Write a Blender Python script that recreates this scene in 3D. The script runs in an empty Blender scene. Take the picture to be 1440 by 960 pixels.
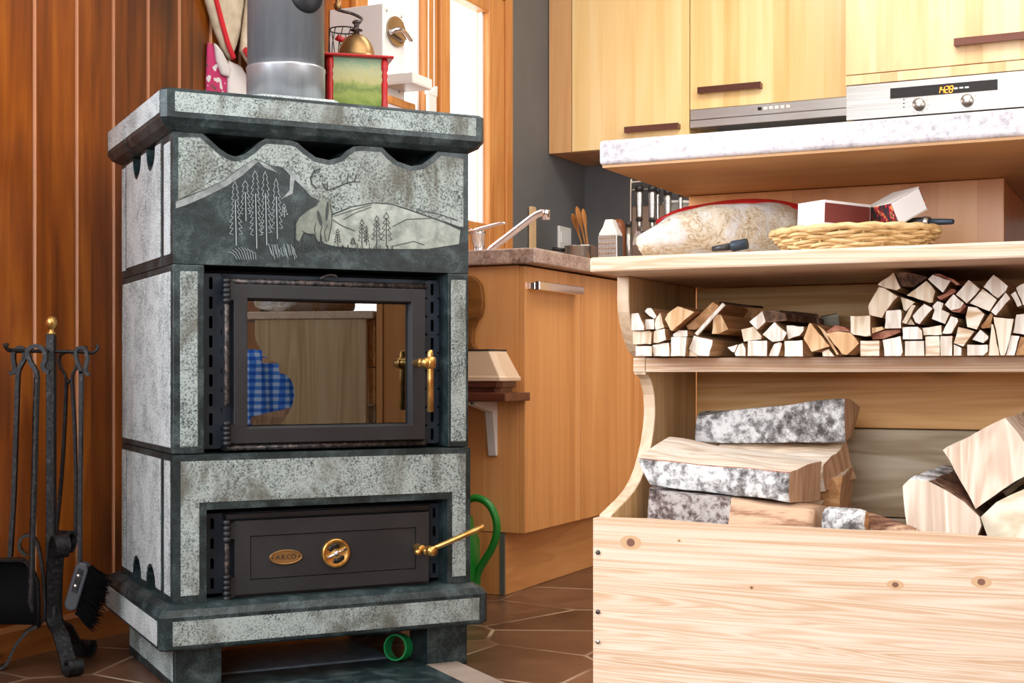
import bpy, bmesh, math, random
from mathutils import Vector, Matrix, noise as mnoise

# ------------------------------------------------------------------ camera, world, light
SC = bpy.context.scene
COL = SC.collection
F_PX, CX, HY, EYE = 1950.0, 720.0, 522.0, 0.59       # focal length in px, horizon row, eye height

cam_data = bpy.data.cameras.new('camera')
cam_data.sensor_width = 36.0
cam_data.lens = F_PX / 1440.0 * 36.0
cam_data.shift_y = (HY - 480.0) / 1440.0
cam_data.clip_start = 0.02
cam = bpy.data.objects.new('camera', cam_data)
COL.objects.link(cam)
cam.location = (0, 0, EYE)
cam.rotation_euler = (math.pi / 2, 0, 0)
SC.camera = cam

SC.view_settings.view_transform = 'Standard'
SC.view_settings.look = 'None'
SC.view_settings.gamma = 1.0
SC.view_settings.use_curve_mapping = False
SC.view_settings.exposure = -0.05
SC.cycles.use_denoising = True
SC.cycles.max_bounces = 8
SC.cycles.transparent_max_bounces = 12

world = bpy.data.worlds.new('daylight')
SC.world = world
world.use_nodes = True
world.node_tree.nodes['Background'].inputs[0].default_value = (0.96, 0.98, 1.0, 1)
world.node_tree.nodes['Background'].inputs[1].default_value = 4.2


class Fr:
    """A room-aligned frame: local x, y on the floor, z up."""
    def __init__(s, o, deg):
        s.o = o; s.deg = deg; a = math.radians(deg); s.a = a; s.c = math.cos(a); s.s = math.sin(a)
    def w(s, p):
        return Vector((s.o[0] + p[0] * s.c - p[1] * s.s, s.o[1] + p[0] * s.s + p[1] * s.c, p[2] if len(p) > 2 else 0))
    def l(s, p):
        x = p[0] - s.o[0]; y = p[1] - s.o[1]
        return (x * s.c + y * s.s, -x * s.s + y * s.c)
    def hit(s, px, py, ax, v):
        """Where the line of sight through a photo pixel meets the plane local[ax] = v."""
        dx, dy, dz = (px - CX) / F_PX, 1.0, (HY - py) / F_PX
        o = s.l((0, 0)); o = (o[0], o[1], EYE)
        d = (dx * s.c + dy * s.s, -dx * s.s + dy * s.c, dz)
        t = (v - o[ax]) / d[ax]
        return tuple(o[i] + d[i] * t for i in range(3))

KF = Fr((.292, 5.587), -25.77)      # kitchen: x along the back wall, y=0 back wall, x=0 window wall
BF = Fr((.1088, 1.86), -25.77)      # firewood box: y=0 its front, x=0 its side panel
SF = Fr((-.619, 2.53), 26.565)      # stove: y=0 its front face, x=0 its side face
WF = Fr((0, 0), 0)                  # plain room axes

def area(name, fr, pos, aim, sx, sy, watts, col):
    d = bpy.data.lights.new(name, 'AREA'); d.shape = 'RECTANGLE'; d.size = sx; d.size_y = sy
    d.energy = watts; d.color = col
    o = bpy.data.objects.new(name, d); COL.objects.link(o)
    p = fr.w(pos); q = fr.w(aim)
    o.location = p
    o.rotation_euler = (Vector(q) - Vector(p)).to_track_quat('-Z', 'Y').to_euler()
    return o

# daylight from the side window, then unseen fill lamps added for brightness
area('daylight_side_window', KF, (0.02, -4.75, 1.45), (2.0, -4.75, 1.1), 1.7, 1.3, 85, (.80, .90, 1.0))
area('rear_fill', KF, (1.7, -7.2, 1.45), (1.6, 0, .8), 2.2, 1.5, 54, (.88, .94, 1.0))  # unseen soft fill lamp, added behind the camera
area('right_fill', KF, (4.55, -3.3, 1.5), (0, -3.0, .7), 2.0, 1.4, 26, (1.0, .96, .90))  # unseen fill lamp added on the right-hand side
area('kitchen_fill', KF, (1.3, -1.5, 2.43), (1.1, -.9, 1.0), 1.6, .9, 46, (1.0, .96, .88))  # unseen fill lamp added to brighten the kitchen cabinets
area('overhead_fill', KF, (2.2, -3.4, 2.42), (2.2, -3.4, 0), 2.2, 2.2, 40, (1.0, .97, .92))  # unseen overhead fill lamp, added for soft light

# ------------------------------------------------------------------ mesh helpers
REC = {}

class MB:
    def __init__(s):
        s.v = []; s.f = []; s.m = []; s.sm = []
    def face(s, idx, m=0, smooth=False):
        s.f.append(idx); s.m.append(m); s.sm.append(smooth)
    def box(s, x0, x1, y0, y1, z0, z1, m=0):
        b = len(s.v)
        for z in (z0, z1):
            s.v += [(x0, y0, z), (x1, y0, z), (x1, y1, z), (x0, y1, z)]
        for q in ((0, 3, 2, 1), (4, 5, 6, 7), (0, 1, 5, 4), (1, 2, 6, 5), (2, 3, 7, 6), (3, 0, 4, 7)):
            s.face([b + i for i in q], m)
        return s
    def prism(s, poly, ax, a0, a1, m=0, mcap=None, shift=(0, 0), side=None):
        """poly of 2D points extruded along an axis; shift moves the far end; side: material per edge."""
        n = len(poly); b = len(s.v)
        def put(p, a):
            return {'x': (a, p[0], p[1]), 'y': (p[0], a, p[1]), 'z': (p[0], p[1], a)}[ax]
        s.v += [put(p, a0) for p in poly]
        s.v += [put((p[0] + shift[0], p[1] + shift[1]), a1) for p in poly]
        mc = m if mcap is None else mcap
        s.face(list(range(b, b + n)), mc)
        s.face(list(range(b + 2 * n - 1, b + n - 1, -1)), mc)
        for i in range(n):
            j = (i + 1) % n
            s.face([b + i, b + j, b + n + j, b + n + i], side[i] if side else m)
        return s
    def loft(s, rings, m=0, cap=True, closed=True, smooth=True, mcap=None, wrap=False, side=None):
        b = len(s.v); n = len(rings[0]); k = len(rings)
        for r in rings: s.v += [tuple(p) for p in r]
        for i in range(k if wrap else k - 1):
            for j in range(n if closed else n - 1):
                q = (j + 1) % n; i2 = (i + 1) % k
                s.face([b + i * n + j, b + i * n + q, b + i2 * n + q, b + i2 * n + j], side[j] if side else m, smooth)
        if cap and not wrap:
            mc = m if mcap is None else mcap
            s.face([b + j for j in range(n)][::-1], mc)
            s.face([b + (k - 1) * n + j for j in range(n)], mc)
        return s
    def tube(s, path, r, n=10, m=0, closed=False, squash=None, cap=True):
        P = [Vector(p) for p in path]; k = len(P)
        rs = r if isinstance(r, (list, tuple)) else [r] * k
        rings = []; up = None
        for i in range(k):
            a = P[(i - 1) % k] if (closed or i > 0) else P[i]
            c = P[(i + 1) % k] if (closed or i < k - 1) else P[i]
            t = (c - a).normalized()
            if up is None:
                up = Vector((0, 0, 1)) if abs(t.z) < .9 else Vector((0, 1, 0))
            u = (up - t * up.dot(t)); u = u.normalized() if u.length > 1e-6 else t.orthogonal().normalized()
            up = u; w = t.cross(u)
            sq = squash or (1, 1)
            rings.append([P[i] + (u * math.cos(2 * math.pi * j / n) * sq[0] + w * math.sin(2 * math.pi * j / n) * sq[1]) * rs[i] for j in range(n)])
        s.loft(rings, m, cap=cap, wrap=closed)
        return s
    def strap(s, path, w, t, wide, m=0):
        """flat bar: width w along vector `wide`, thickness t in the plane of the path."""
        P = [Vector(p) for p in path]; k = len(P); W = Vector(wide).normalized(); rings = []
        for i in range(k):
            tt = (P[min(i + 1, k - 1)] - P[max(i - 1, 0)]).normalized()
            nn = tt.cross(W)
            nn = nn.normalized() if nn.length > 1e-6 else Vector((0, 0, 1))
            W2 = nn.cross(tt).normalized()
            rings.append([P[i] + W2 * w / 2 + nn * t / 2, P[i] - W2 * w / 2 + nn * t / 2, P[i] - W2 * w / 2 - nn * t / 2, P[i] + W2 * w / 2 - nn * t / 2])
        s.loft(rings, m, smooth=False)
        return s
    def lathe(s, prof, c, ax='z', n=28, m=0):
        """prof: (radius, offset along the axis); c: centre."""
        rings = []
        for r, t in prof:
            ring = []
            for j in range(n):
                a = 2 * math.pi * j / n; x, y = r * math.cos(a), r * math.sin(a)
                ring.append({'z': (c[0] + x, c[1] + y, c[2] + t), 'y': (c[0] + x, c[1] + t, c[2] + y), 'x': (c[0] + t, c[1] + x, c[2] + y)}[ax])
            rings.append(ring)
        s.loft(rings, m)
        return s
    def ribbon(s, pts, y, w, m=0):
        """engraved line on a face y = const: pts of (x, z)."""
        for (a, c) in zip(pts[:-1], pts[1:]):
            dx, dz = c[0] - a[0], c[1] - a[1]; L = math.hypot(dx, dz)
            if L < 1e-6: continue
            nx, nz = -dz / L * w / 2, dx / L * w / 2; ex, ez = dx / L * w * .3, dz / L * w * .3
            b = len(s.v)
            for yy in (y, y + .0006):
                s.v += [(a[0] - ex + nx, yy, a[1] - ez + nz), (c[0] + ex + nx, yy, c[1] + ez + nz), (c[0] + ex - nx, yy, c[1] + ez - nz), (a[0] - ex - nx, yy, a[1] - ez - nz)]
            s.face([b, b + 1, b + 2, b + 3], m)
            for i in range(4): s.face([b + i, b + (i + 1) % 4, b + 4 + (i + 1) % 4, b + 4 + i], m)
        return s
    def xform(s, start, fn):
        for i in range(start, len(s.v)): s.v[i] = tuple(fn(Vector(s.v[i])))
        return s

def link_mesh(name, mb, mats, base=(0, 0, 0), bevel=0, seg=2, smooth_all=False, subd=0):
    me = bpy.data.meshes.new(name)
    bm = bmesh.new()
    vs = [bm.verts.new((p[0] - base[0], p[1] - base[1], p[2] - base[2])) for p in mb.v]
    for idx, m, sm in zip(mb.f, mb.m, mb.sm):
        try:
            f = bm.faces.new([vs[i] for i in idx])
        except ValueError:
            continue
        f.material_index = m; f.smooth = sm or smooth_all
    bmesh.ops.recalc_face_normals(bm, faces=bm.faces)
    bm.to_mesh(me); bm.free()
    for x in (mats if isinstance(mats, (list, tuple)) else [mats]): me.materials.append(x)
    o = bpy.data.objects.new(name, me)
    COL.objects.link(o)
    if bevel:
        b = o.modifiers.new('soft_edge', 'BEVEL'); b.width = bevel; b.segments = seg; b.limit_method = 'ANGLE'; b.angle_limit = math.radians(35)
    if subd:
        sd = o.modifiers.new('smooth', 'SUBSURF'); sd.levels = subd; sd.render_levels = subd
    return o

def tag(o, label, cat, group=None, kind=None):
    if label: o['label'] = label
    if cat: o['category'] = cat
    if group: o['group'] = group
    if kind: o['kind'] = kind
    return o

def thing(name, label, cat, fr, base, group=None):
    o = bpy.data.objects.new(name, None); COL.objects.link(o)
    o.empty_display_size = .05
    o.location = fr.w(base); o.rotation_euler = (0, 0, fr.a)
    REC[o.name] = base
    return tag(o, label, cat, group)

def part(name, mb, mats, parent, label=None, **kw):
    root = parent
    while root.parent: root = root.parent
    o = link_mesh(name, mb, mats, REC[root.name], **kw)
    o.parent = parent
    if label: o['label'] = label
    return o

def single(name, mb, mats, fr, base, label, cat, group=None, kind=None, **kw):
    o = link_mesh(name, mb, mats, base, **kw)
    o.location = fr.w(base); o.rotation_euler = (0, 0, fr.a)
    REC[o.name] = base
    return tag(o, label, cat, group, kind)

def struct(name, mb, mats, fr=KF, base=(0, 0, 0), parent=None, **kw):
    if parent:
        return part(name, mb, mats, parent, **kw)
    o = link_mesh(name, mb, mats, base, **kw)
    o.location = fr.w(base); o.rotation_euler = (0, 0, fr.a)
    REC[o.name] = base
    o['kind'] = 'structure'
    return o

def arc(cx, cy, r, a0, a1, n=10):
    return [(cx + r * math.cos(math.radians(a0 + (a1 - a0) * i / n)), cy + r * math.sin(math.radians(a0 + (a1 - a0) * i / n))) for i in range(n + 1)]

def smooth_path(pts, k=4):
    """Catmull-Rom through the points."""
    P = [Vector(p) for p in pts]; out = []
    for i in range(len(P) - 1):
        p0 = P[max(i - 1, 0)]; p1 = P[i]; p2 = P[i + 1]; p3 = P[min(i + 2, len(P) - 1)]
        for j in range(k):
            t = j / k
            out.append(.5 * ((2 * p1) + (p2 - p0) * t + (2 * p0 - 5 * p1 + 4 * p2 - p3) * t * t + (3 * p1 - p0 - 3 * p2 + p3) * t ** 3))
    out.append(P[-1])
    return [tuple(p) for p in out]

# ------------------------------------------------------------------ materials
class NT:
    def __init__(s, name):
        s.mat = bpy.data.materials.new(name); s.mat.use_nodes = True
        s.t = s.mat.node_tree; s.b = s.t.nodes['Principled BSDF']; s.out = s.t.nodes['Material Output']
    def n(s, kind, **kw):
        x = s.t.nodes.new(kind)
        for k, v in kw.items(): setattr(x, k, v)
        return x
    def L(s, a, b): s.t.links.new(a, b)
    def coords(s, scale=(1, 1, 1), rnd=True, rot=(0, 0, 0)):
        tc = s.n('ShaderNodeTexCoord'); mp = s.n('ShaderNodeMapping')
        mp.inputs['Scale'].default_value = scale; mp.inputs['Rotation'].default_value = rot
        if rnd:
            oi = s.n('ShaderNodeObjectInfo'); mu = s.n('ShaderNodeVectorMath', operation='MULTIPLY_ADD')
            s.L(oi.outputs['Random'], mu.inputs[0]); mu.inputs[1].default_value = (3.1, 5.7, 4.3)
            s.L(tc.outputs['Object'], mu.inputs[2]); s.L(mu.outputs[0], mp.inputs['Vector'])
        else:
            s.L(tc.outputs['Object'], mp.inputs['Vector'])
        return mp.outputs[0]
    def noise(s, vec, scale=1, detail=4, rough=.55, dist=0):
        x = s.n('ShaderNodeTexNoise'); x.inputs['Scale'].default_value = scale; x.inputs['Detail'].default_value = detail
        x.inputs['Roughness'].default_value = rough; x.inputs['Distortion'].default_value = dist
        s.L(vec, x.inputs['Vector']); return x.outputs[0]
    def ramp(s, fac, stops, interp='LINEAR'):
        x = s.n('ShaderNodeValToRGB'); x.color_ramp.interpolation = interp
        e = x.color_ramp.elements
        while len(e) < len(stops): e.new(.5)
        for i, (p, c) in enumerate(stops):
            e[i].position = p; e[i].color = (c[0], c[1], c[2], 1)
        s.L(fac, x.inputs[0]); return x.outputs[0]
    def val(s, fac, lo, hi, a=0., b=1.):
        x = s.n('ShaderNodeMapRange'); x.inputs[1].default_value = lo; x.inputs[2].default_value = hi
        x.inputs[3].default_value = a; x.inputs[4].default_value = b
        s.L(fac, x.inputs[0]); return x.outputs[0]
    def mix(s, fac, a, b, blend='MIX'):
        x = s.n('ShaderNodeMix', data_type='RGBA', blend_type=blend)
        for sock, v in ((x.inputs[0], fac), (x.inputs[6], a), (x.inputs[7], b)):
            if hasattr(v, 'is_linked') or hasattr(v, 'links'): s.L(v, sock)
            elif isinstance(v, (int, float)): sock.default_value = v
            else: sock.default_value = (v[0], v[1], v[2], 1)
        return x.outputs[2]
    def math(s, op, a, b=None):
        x = s.n('ShaderNodeMath', operation=op)
        for i, v in enumerate((a, b)):
            if v is None: continue
            if isinstance(v, (int, float)): x.inputs[i].default_value = v
            else: s.L(v, x.inputs[i])
        return x.outputs[0]
    def axis(s, vec, i):
        x = s.n('ShaderNodeSeparateXYZ'); s.L(vec, x.inputs[0]); return x.outputs[i]
    def bump(s, h, strength=.3, dist=.002):
        x = s.n('ShaderNodeBump'); x.inputs['Strength'].default_value = strength; x.inputs['Distance'].default_value = dist
        s.L(h, x.inputs['Height']); s.L(x.outputs[0], s.b.inputs['Normal'])
    def set(s, color=None, rough=.5, metal=0, spec=.5, coat=0, coat_rough=.1):
        b = s.b
        if color is not None:
            if isinstance(color, (tuple, list)): b.inputs['Base Color'].default_value = (*color, 1)
            else: s.L(color, b.inputs['Base Color'])
        if isinstance(rough, (int, float)): b.inputs['Roughness'].default_value = rough
        else: s.L(rough, b.inputs['Roughness'])
        b.inputs['Metallic'].default_value = metal; b.inputs['Specular IOR Level'].default_value = spec
        b.inputs['Coat Weight'].default_value = coat; b.inputs['Coat Roughness'].default_value = coat_rough
        return s.mat

def plain(name, c, rough=.5, metal=0, spec=.5, var=.08, coat=0):
    n = NT(name); v = n.coords(); f = n.noise(v, 9, 3)
    lo = tuple(x * (1 - var) for x in c); hi = tuple(min(1, x * (1 + var)) for x in c)
    return n.set(n.ramp(f, [(.3, lo), (.7, hi)]), rough, metal, spec, coat)

def wood(name, dark, mid, light, grain='z', fine=60, along=2.2, stave=None, rough=.5, knots=0, coat=0, lines=.5, spec=.4, bump=.15, knotcol=None, rnd=True, freq=42.0, ksize=.14):
    """stave = (axis index, width, amount) gives each glued stave its own tone."""
    n = NT(name)
    gi = 'xyz'.index(grain)
    sc = [fine] * 3; sc[gi] = along
    big = [fine / 6] * 3; big[gi] = along / 2.5
    v0 = n.coords((1, 1, 1), rnd)
    def scaled(sv):
        m = n.n('ShaderNodeVectorMath', operation='MULTIPLY'); n.L(v0, m.inputs[0]); m.inputs[1].default_value = sv; return m.outputs[0]
    vec = scaled(sc); vbig = scaled(big)
    if stave:
        w = n.math('FLOOR', n.math('DIVIDE', n.axis(v0, stave[0]), stave[1]))
        wn = n.n('ShaderNodeTexWhiteNoise', noise_dimensions='1D'); n.L(w, wn.inputs['W'])
        off = n.n('ShaderNodeVectorMath', operation='MULTIPLY_ADD'); n.L(wn.outputs['Value'], off.inputs[0]); off.inputs[1].default_value = (17, 23, 31); n.L(vbig, off.inputs[2])
        vbig = off.outputs[0]
    f1 = n.noise(vec, 1, 5, .6, .4)
    f2 = n.noise(vbig, 1, 3, .5, 1.2)
    wv = n.math('SINE', n.math('MULTIPLY', f2, freq))
    wv = n.math('MULTIPLY', n.val(wv, -1, 1, -.5, .5), lines)
    f = n.math('ADD', n.math('ADD', n.math('MULTIPLY', f1, .55), n.math('MULTIPLY', f2, .45)), n.math('MULTIPLY', wv, .35))
    if stave: f = n.math('ADD', f, n.math('MULTIPLY', n.math('SUBTRACT', wn.outputs['Value'], .5), stave[2]))
    col = n.ramp(f, [(.25, dark), (.5, mid), (.75, light)])
    if knots:
        ks = [knots] * 3; ks[gi] = knots * .45
        vo = n.n('ShaderNodeTexVoronoi', feature='F1'); vo.inputs['Scale'].default_value = 1; vo.inputs['Randomness'].default_value = 1
        n.L(scaled(ks), vo.inputs['Vector'])
        k = n.val(vo.outputs['Distance'], .05, ksize, 1, 0)
        kc = knotcol or tuple(x * .35 for x in dark)
        col = n.mix(n.math('MULTIPLY', k, .85), col, kc)
    n.set(col, rough, 0, spec, coat, .15)
    if bump: n.bump(f1, bump, .0015)
    return n.mat

M = {}
# cabinet beech, box pine, wall pine
M['beech'] = wood('cabinet_beech', (.56, .235, .070), (.71, .325, .110), (.82, .43, .17), 'z', 26, .9, (0, .055, .20), .30, lines=.25, spec=.5, bump=.03)
M['beech_y'] = wood('cabinet_beech_run', (.56, .235, .070), (.71, .325, .110), (.82, .43, .17), 'z', 26, .9, (1, .06, .20), .30, lines=.25, spec=.5, bump=.03)
M['beech_lit'] = wood('wall_cabinet_beech_lit', (.78, .48, .18), (.89, .62, .28), (.95, .73, .40), 'z', 22, .8, (0, .06, .20), .26, lines=.25, spec=.5, bump=.03)  # same beech as the lower doors, brighter light put into the colour
M['plinth'] = wood('plinth_beech', (.55, .24, .075), (.68, .32, .11), (.78, .41, .17), 'y', 26, 1.3, None, .4, lines=.4, bump=.03)
M['pine'] = wood('pale_pine', (.58, .36, .21), (.71, .525, .375), (.78, .635, .50), 'x', 150, 2.2, None, .6, lines=.85, freq=95)
M['pine_z'] = wood('pale_pine_upright', (.54, .36, .21), (.67, .50, .34), (.75, .61, .45), 'z', 70, 3.0, None, .55, knots=3.0, lines=.55, knotcol=(.3, .16, .07))
M['pine_in'] = wood('aged_pine', (.58, .28, .085), (.76, .43, .165), (.86, .58, .28), 'x', 80, 1.8, None, .55, knots=9.0, ksize=.20, lines=.7, knotcol=(.10, .045, .015))
M['pine_in_z'] = wood('aged_pine_side', (.48, .30, .13), (.62, .42, .21), (.72, .53, .30), 'z', 70, 2.2, None, .55, knots=3, lines=.6, knotcol=(.16, .07, .03))
M['panel_wall'] = wood('oiled_pine_wall', (.060, .012, .002), (.27, .064, .005), (.52, .155, .012), 'z', 26, 2.0, (1, .117, .18), .30, knots=5.5, lines=.26, freq=30, ksize=.34, spec=.42, knotcol=(.035, .009, .003), rnd=False)
M['groove_highlight'] = plain('plank_edge_highlight', (.58, .24, .10), .4)  # light catching the board chamfers, painted as paler orange
M['skirt_wood'] = wood('skirting_pine', (.16, .045, .008), (.27, .085, .016), (.38, .13, .03), 'y', 30, 1.4, None, .4, lines=.3, rnd=False)
M['window_wood'] = wood('window_pine', (.42, .15, .035), (.56, .23, .06), (.68, .32, .10), 'z', 40, 1.6, None, .35, lines=.4, bump=.05)
M['dark_wood'] = wood('dark_shelf_wood', (.05, .012, .006), (.11, .03, .014), (.19, .06, .025), 'x', 50, 3, None, .3)
M['board'] = wood('paddle_wood', (.12, .042, .007), (.21, .08, .015), (.30, .13, .03), 'x', 50, 3, None, .45)
M['jar_wood'] = plain('jar_wood', (.20, .06, .02), .4)
M['frosted'] = plain('frosted_plastic', (.34, .32, .30), .35)
M['spoon'] = wood('spoon_wood', (.26, .09, .02), (.40, .16, .04), (.55, .26, .08), 'z', 50, 3, None, .4)
M['lath'] = plain('raw_lath', (.72, .50, .28), .6)
# firewood
def split_wood(name, dark, mid, light, streak='y', rough=.7):
    return wood(name, dark, mid, light, streak, 110, 5, None, rough, lines=.8, bump=.5, spec=.25)
M['kind_end'] = split_wood('kindling_end', (.56, .40, .25), (.78, .65, .48), (.88, .79, .65), 'z')
M['kind_white'] = split_wood('kindling_end_white', (.62, .50, .39), (.83, .76, .66), (.90, .86, .79), 'z')
M['kind_tan'] = split_wood('kindling_end_tan', (.55, .28, .12), (.76, .48, .25), (.85, .63, .39), 'z')
M['kind_side'] = split_wood('kindling_side', (.40, .23, .10), (.58, .37, .19), (.72, .51, .31), 'y')
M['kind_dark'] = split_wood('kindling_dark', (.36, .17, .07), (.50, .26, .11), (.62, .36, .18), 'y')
M['log_split'] = split_wood('log_split_face', (.56, .40, .27), (.80, .67, .53), (.90, .82, .71), 'x')
M['log_end'] = split_wood('log_end_grain', (.54, .38, .27), (.72, .57, .44), (.82, .70, .58), 'z')
M['log_end_brown'] = split_wood('log_end_brown', (.34, .19, .11), (.48, .29, .17), (.58, .38, .24), 'z')

def bark(name, a, b, c, scale=28, stretch=(1, 1, 1), bump=.8):
    n = NT(name); v = n.coords(stretch)
    f = n.noise(v, scale, 8, .72, .15); g = n.noise(v, scale * .28, 3)
    h = n.math('ADD', n.math('MULTIPLY', f, .65), n.math('MULTIPLY', g, .35))
    n.set(n.ramp(h, [(.40, a), (.475, b), (.54, c), (.64, tuple(min(1, x * 1.15) for x in c))]), .8, 0, .2)
    n.bump(f, bump, .004); return n.mat
M['birch'] = bark('birch_bark', (.085, .075, .07), (.30, .29, .285), (.68, .675, .66), 75, bump=.6)
M['bark'] = bark('brown_bark', (.035, .018, .012), (.13, .07, .045), (.27, .165, .11), 40)
M['bark_red'] = bark('red_bark', (.16, .05, .03), (.30, .11, .07), (.44, .20, .13), 60, bump=.4)
M['bark_old'] = bark('lichen_bark', (.035, .025, .022), (.15, .11, .10), (.42, .38, .36), 80)
M['peeled'] = bark('peeled_log', (.09, .04, .028), (.33, .17, .10), (.58, .38, .25), 60, (.18, 1, 1), .8)
M['grey_wood'] = split_wood('weathered_wood', (.22, .20, .14), (.38, .35, .27), (.52, .48, .38), 'x')

# soapstone
def rough_stone(name, d, l, scale=520, stain=1):
    n = NT(name); v = n.coords()
    f = n.noise(v, scale, 3, .7); g = n.noise(v, 14, 4, .6, .5)
    h = n.math('ADD', f, n.math('MULTIPLY', n.math('SUBTRACT', g, .5), .42))
    col = n.ramp(h, [(.30, d), (.43, tuple((x * .5 + y * .5) for x, y in zip(d, l))), (.55, l)])
    if stain:
        sv = n.coords((1.6, 1, .8)); sn = n.noise(sv, 5.5, 5, .62, .8)
        col = n.mix(n.val(sn, .48, .63, 0, .85), col, (.10, .095, .075))
    n.set(col, .75, 0, .3)
    n.bump(f, .5, .001); return n.mat
M['stone_rough'] = rough_stone('rough_soapstone', (.016, .030, .032), (.40, .47, .46), 300)
M['stone_pale_lit'] = rough_stone('pale_lit_soapstone', (.07, .095, .10), (.60, .66, .665), 330, 0)  # side fields: left daylight put into the paler colour; also the pale collar
M['stone_carve'] = rough_stone('carved_soapstone', (.014, .026, .026), (.36, .42, .40), 230)
n_ = NT('honed_soapstone'); v_ = n_.coords(); g_ = n_.noise(v_, 22, 8, .68, .5); g2_ = n_.noise(v_, 260, 3, .7)
n_.set(n_.ramp(n_.math('ADD', n_.math('MULTIPLY', g_, .7), n_.math('MULTIPLY', g2_, .3)), [(.36, (.004, .010, .011)), (.5, (.018, .032, .035)), (.64, (.075, .105, .110))]), .40, 0, .38)
n_.bump(g2_, .15, .001); M['stone_dark'] = n_.mat
def tint_stone(name, a, b, rough=.4):
    n = NT(name); v = n.coords(); g = n.noise(v, 34, 7, .65, .4)
    return n.set(n.ramp(g, [(.35, a), (.62, b)]), rough, 0, .5)
M['stone_hill_glare'] = tint_stone('hill_glare', (.15, .18, .155), (.33, .375, .33), .30)  # window glare on the hill, painted as lighter stone
M['stone_deer'] = tint_stone('polished_deer', (.09, .115, .095), (.19, .22, .175), .30)
M['stone_edge'] = tint_stone('brushed_ridge', (.11, .13, .13), (.30, .34, .34), .5)
M['etch_light'] = plain('etched_line_pale', (.30, .36, .37), .7)
M['etch_dark'] = plain('etched_line_dark', (.035, .045, .045), .6)
# metals etc
M['iron'] = plain('black_iron', (.030, .032, .037), .46, .55, .5, .3)
M['iron_door'] = plain('black_door_paint', (.028, .029, .033), .5, .2, .45, .2)
M['iron_blue'] = plain('blued_plate', (.022, .034, .050), .48, .3, .45, .25)
n_ = NT('worn_iron'); v_ = n_.coords(); g_ = n_.noise(v_, 110, 6, .7)
n_.set(n_.ramp(g_, [(.4, (.02, .02, .024)), (.55, (.10, .085, .08)), (.7, (.30, .22, .19))]), .45, .6); n_.bump(g_, .4, .001); M['iron_worn'] = n_.mat
n_ = NT('forged_iron'); v_ = n_.coords(); g_ = n_.noise(v_, 130, 6, .7)
n_.set(n_.ramp(g_, [(.38, (.008, .008, .009)), (.58, (.028, .028, .03)), (.75, (.12, .12, .13))]), .40, .5); n_.bump(g_, .5, .001); M['forged'] = n_.mat
n_ = NT('brass'); v_ = n_.coords(); g_ = n_.noise(v_, 60, 5)
n_.set(n_.ramp(g_, [(.35, (.50, .25, .06)), (.65, (.80, .50, .17))]), .30, .9); M['brass'] = n_.mat
M['old_brass'] = plain('aged_brass', (.40, .24, .10), .38, .85, .5, .3)
M['chrome'] = plain('chrome', (.80, .80, .82), .12, 1.0, .5, .03)
M['handle_chrome_tint'] = plain('chrome_floor_reflection', (.13, .050, .035), .28, .6, .5, .1)  # chrome, with the brown floor's reflection put into the colour
n_ = NT('brushed_steel'); v_ = n_.coords((1, 1, 90)); g_ = n_.noise(v_, 4, 3)
n_.set(n_.ramp(g_, [(.3, (.44, .425, .405)), (.7, (.56, .545, .52))]), .27, .95); M['steel'] = n_.mat
n_ = NT('pipe_steel'); v_ = n_.coords((6, 6, 1)); g_ = n_.noise(v_, 5, 5, .6)
n_.set(n_.ramp(g_, [(.3, (.23, .245, .275)), (.7, (.36, .38, .41))]), .36, .45); M['pipe'] = n_.mat
n_ = NT('pipe_sleeve_steel'); v_ = n_.coords((6, 6, 1)); g_ = n_.noise(v_, 5, 5, .6)
n_.set(n_.ramp(g_, [(.3, (.40, .42, .45)), (.7, (.58, .60, .63))]), .34, .6); M['sleeve'] = n_.mat
n_ = NT('granite'); v_ = n_.coords(); g_ = n_.noise(v_, 120, 4, .7); g2_ = n_.noise(v_, 24, 5, .6)
h_ = n_.math('ADD', n_.math('MULTIPLY', g_, .6), n_.math('MULTIPLY', g2_, .4))
n_.set(n_.ramp(h_, [(.31, (.17, .155, .19)), (.40, (.42, .385, .41)), (.50, (.56, .525, .54)), (.64, (.66, .635, .67))]), .35, 0, .5); M['granite'] = n_.mat
n_ = NT('granite_shaded'); v_ = n_.coords(); g_ = n_.noise(v_, 120, 4, .7); g2_ = n_.noise(v_, 24, 5, .6)
h_ = n_.math('ADD', n_.math('MULTIPLY', g_, .6), n_.math('MULTIPLY', g2_, .4))
n_.set(n_.ramp(h_, [(.33, (.13, .08, .06)), (.45, (.38, .25, .20)), (.58, (.56, .42, .35)), (.68, (.66, .54, .46))]), .35, 0, .5); M['granite_shaded'] = n_.mat  # same stone as the peninsula slab, its dimmer light put into the colour
M['black'] = plain('soot_black', (.006, .006, .007), .9, 0, .1)
M['black_gloss'] = plain('black_gloss', (.012, .011, .012), .15, 0, .5)
M['black_plastic'] = plain('black_plastic', (.02, .02, .022), .4)
M['wall_paint'] = plain('grey_wall_paint', (.135, .140, .145), .6, 0, .4, .06)
M['plaster'] = plain('pale_plaster', (.62, .56, .48), .8, 0, .3, .04)
M['ceiling'] = plain('ceiling_paint', (.70, .64, .55), .8, 0, .3, .03)
M['rearwall'] = wood('rear_wall_pine', (.20, .07, .02), (.32, .13, .04), (.42, .19, .07), 'z', 20, 1.2, (0, .12, .3), .5)
M['white'] = plain('white_enamel', (.80, .80, .80), .3, 0, .5, .02)
M['white_plastic'] = plain('white_plastic', (.78, .77, .74), .4, 0, .5, .02)
M['cream'] = plain('cream_plastic', (.72, .52, .36), .35, 0, .5, .05)
M['green'] = plain('green_plastic', (.010, .20, .022), .35, 0, .5, .1)
M['green_tape'] = plain('green_tape', (.010, .30, .085), .4, 0, .5, .1)
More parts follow.
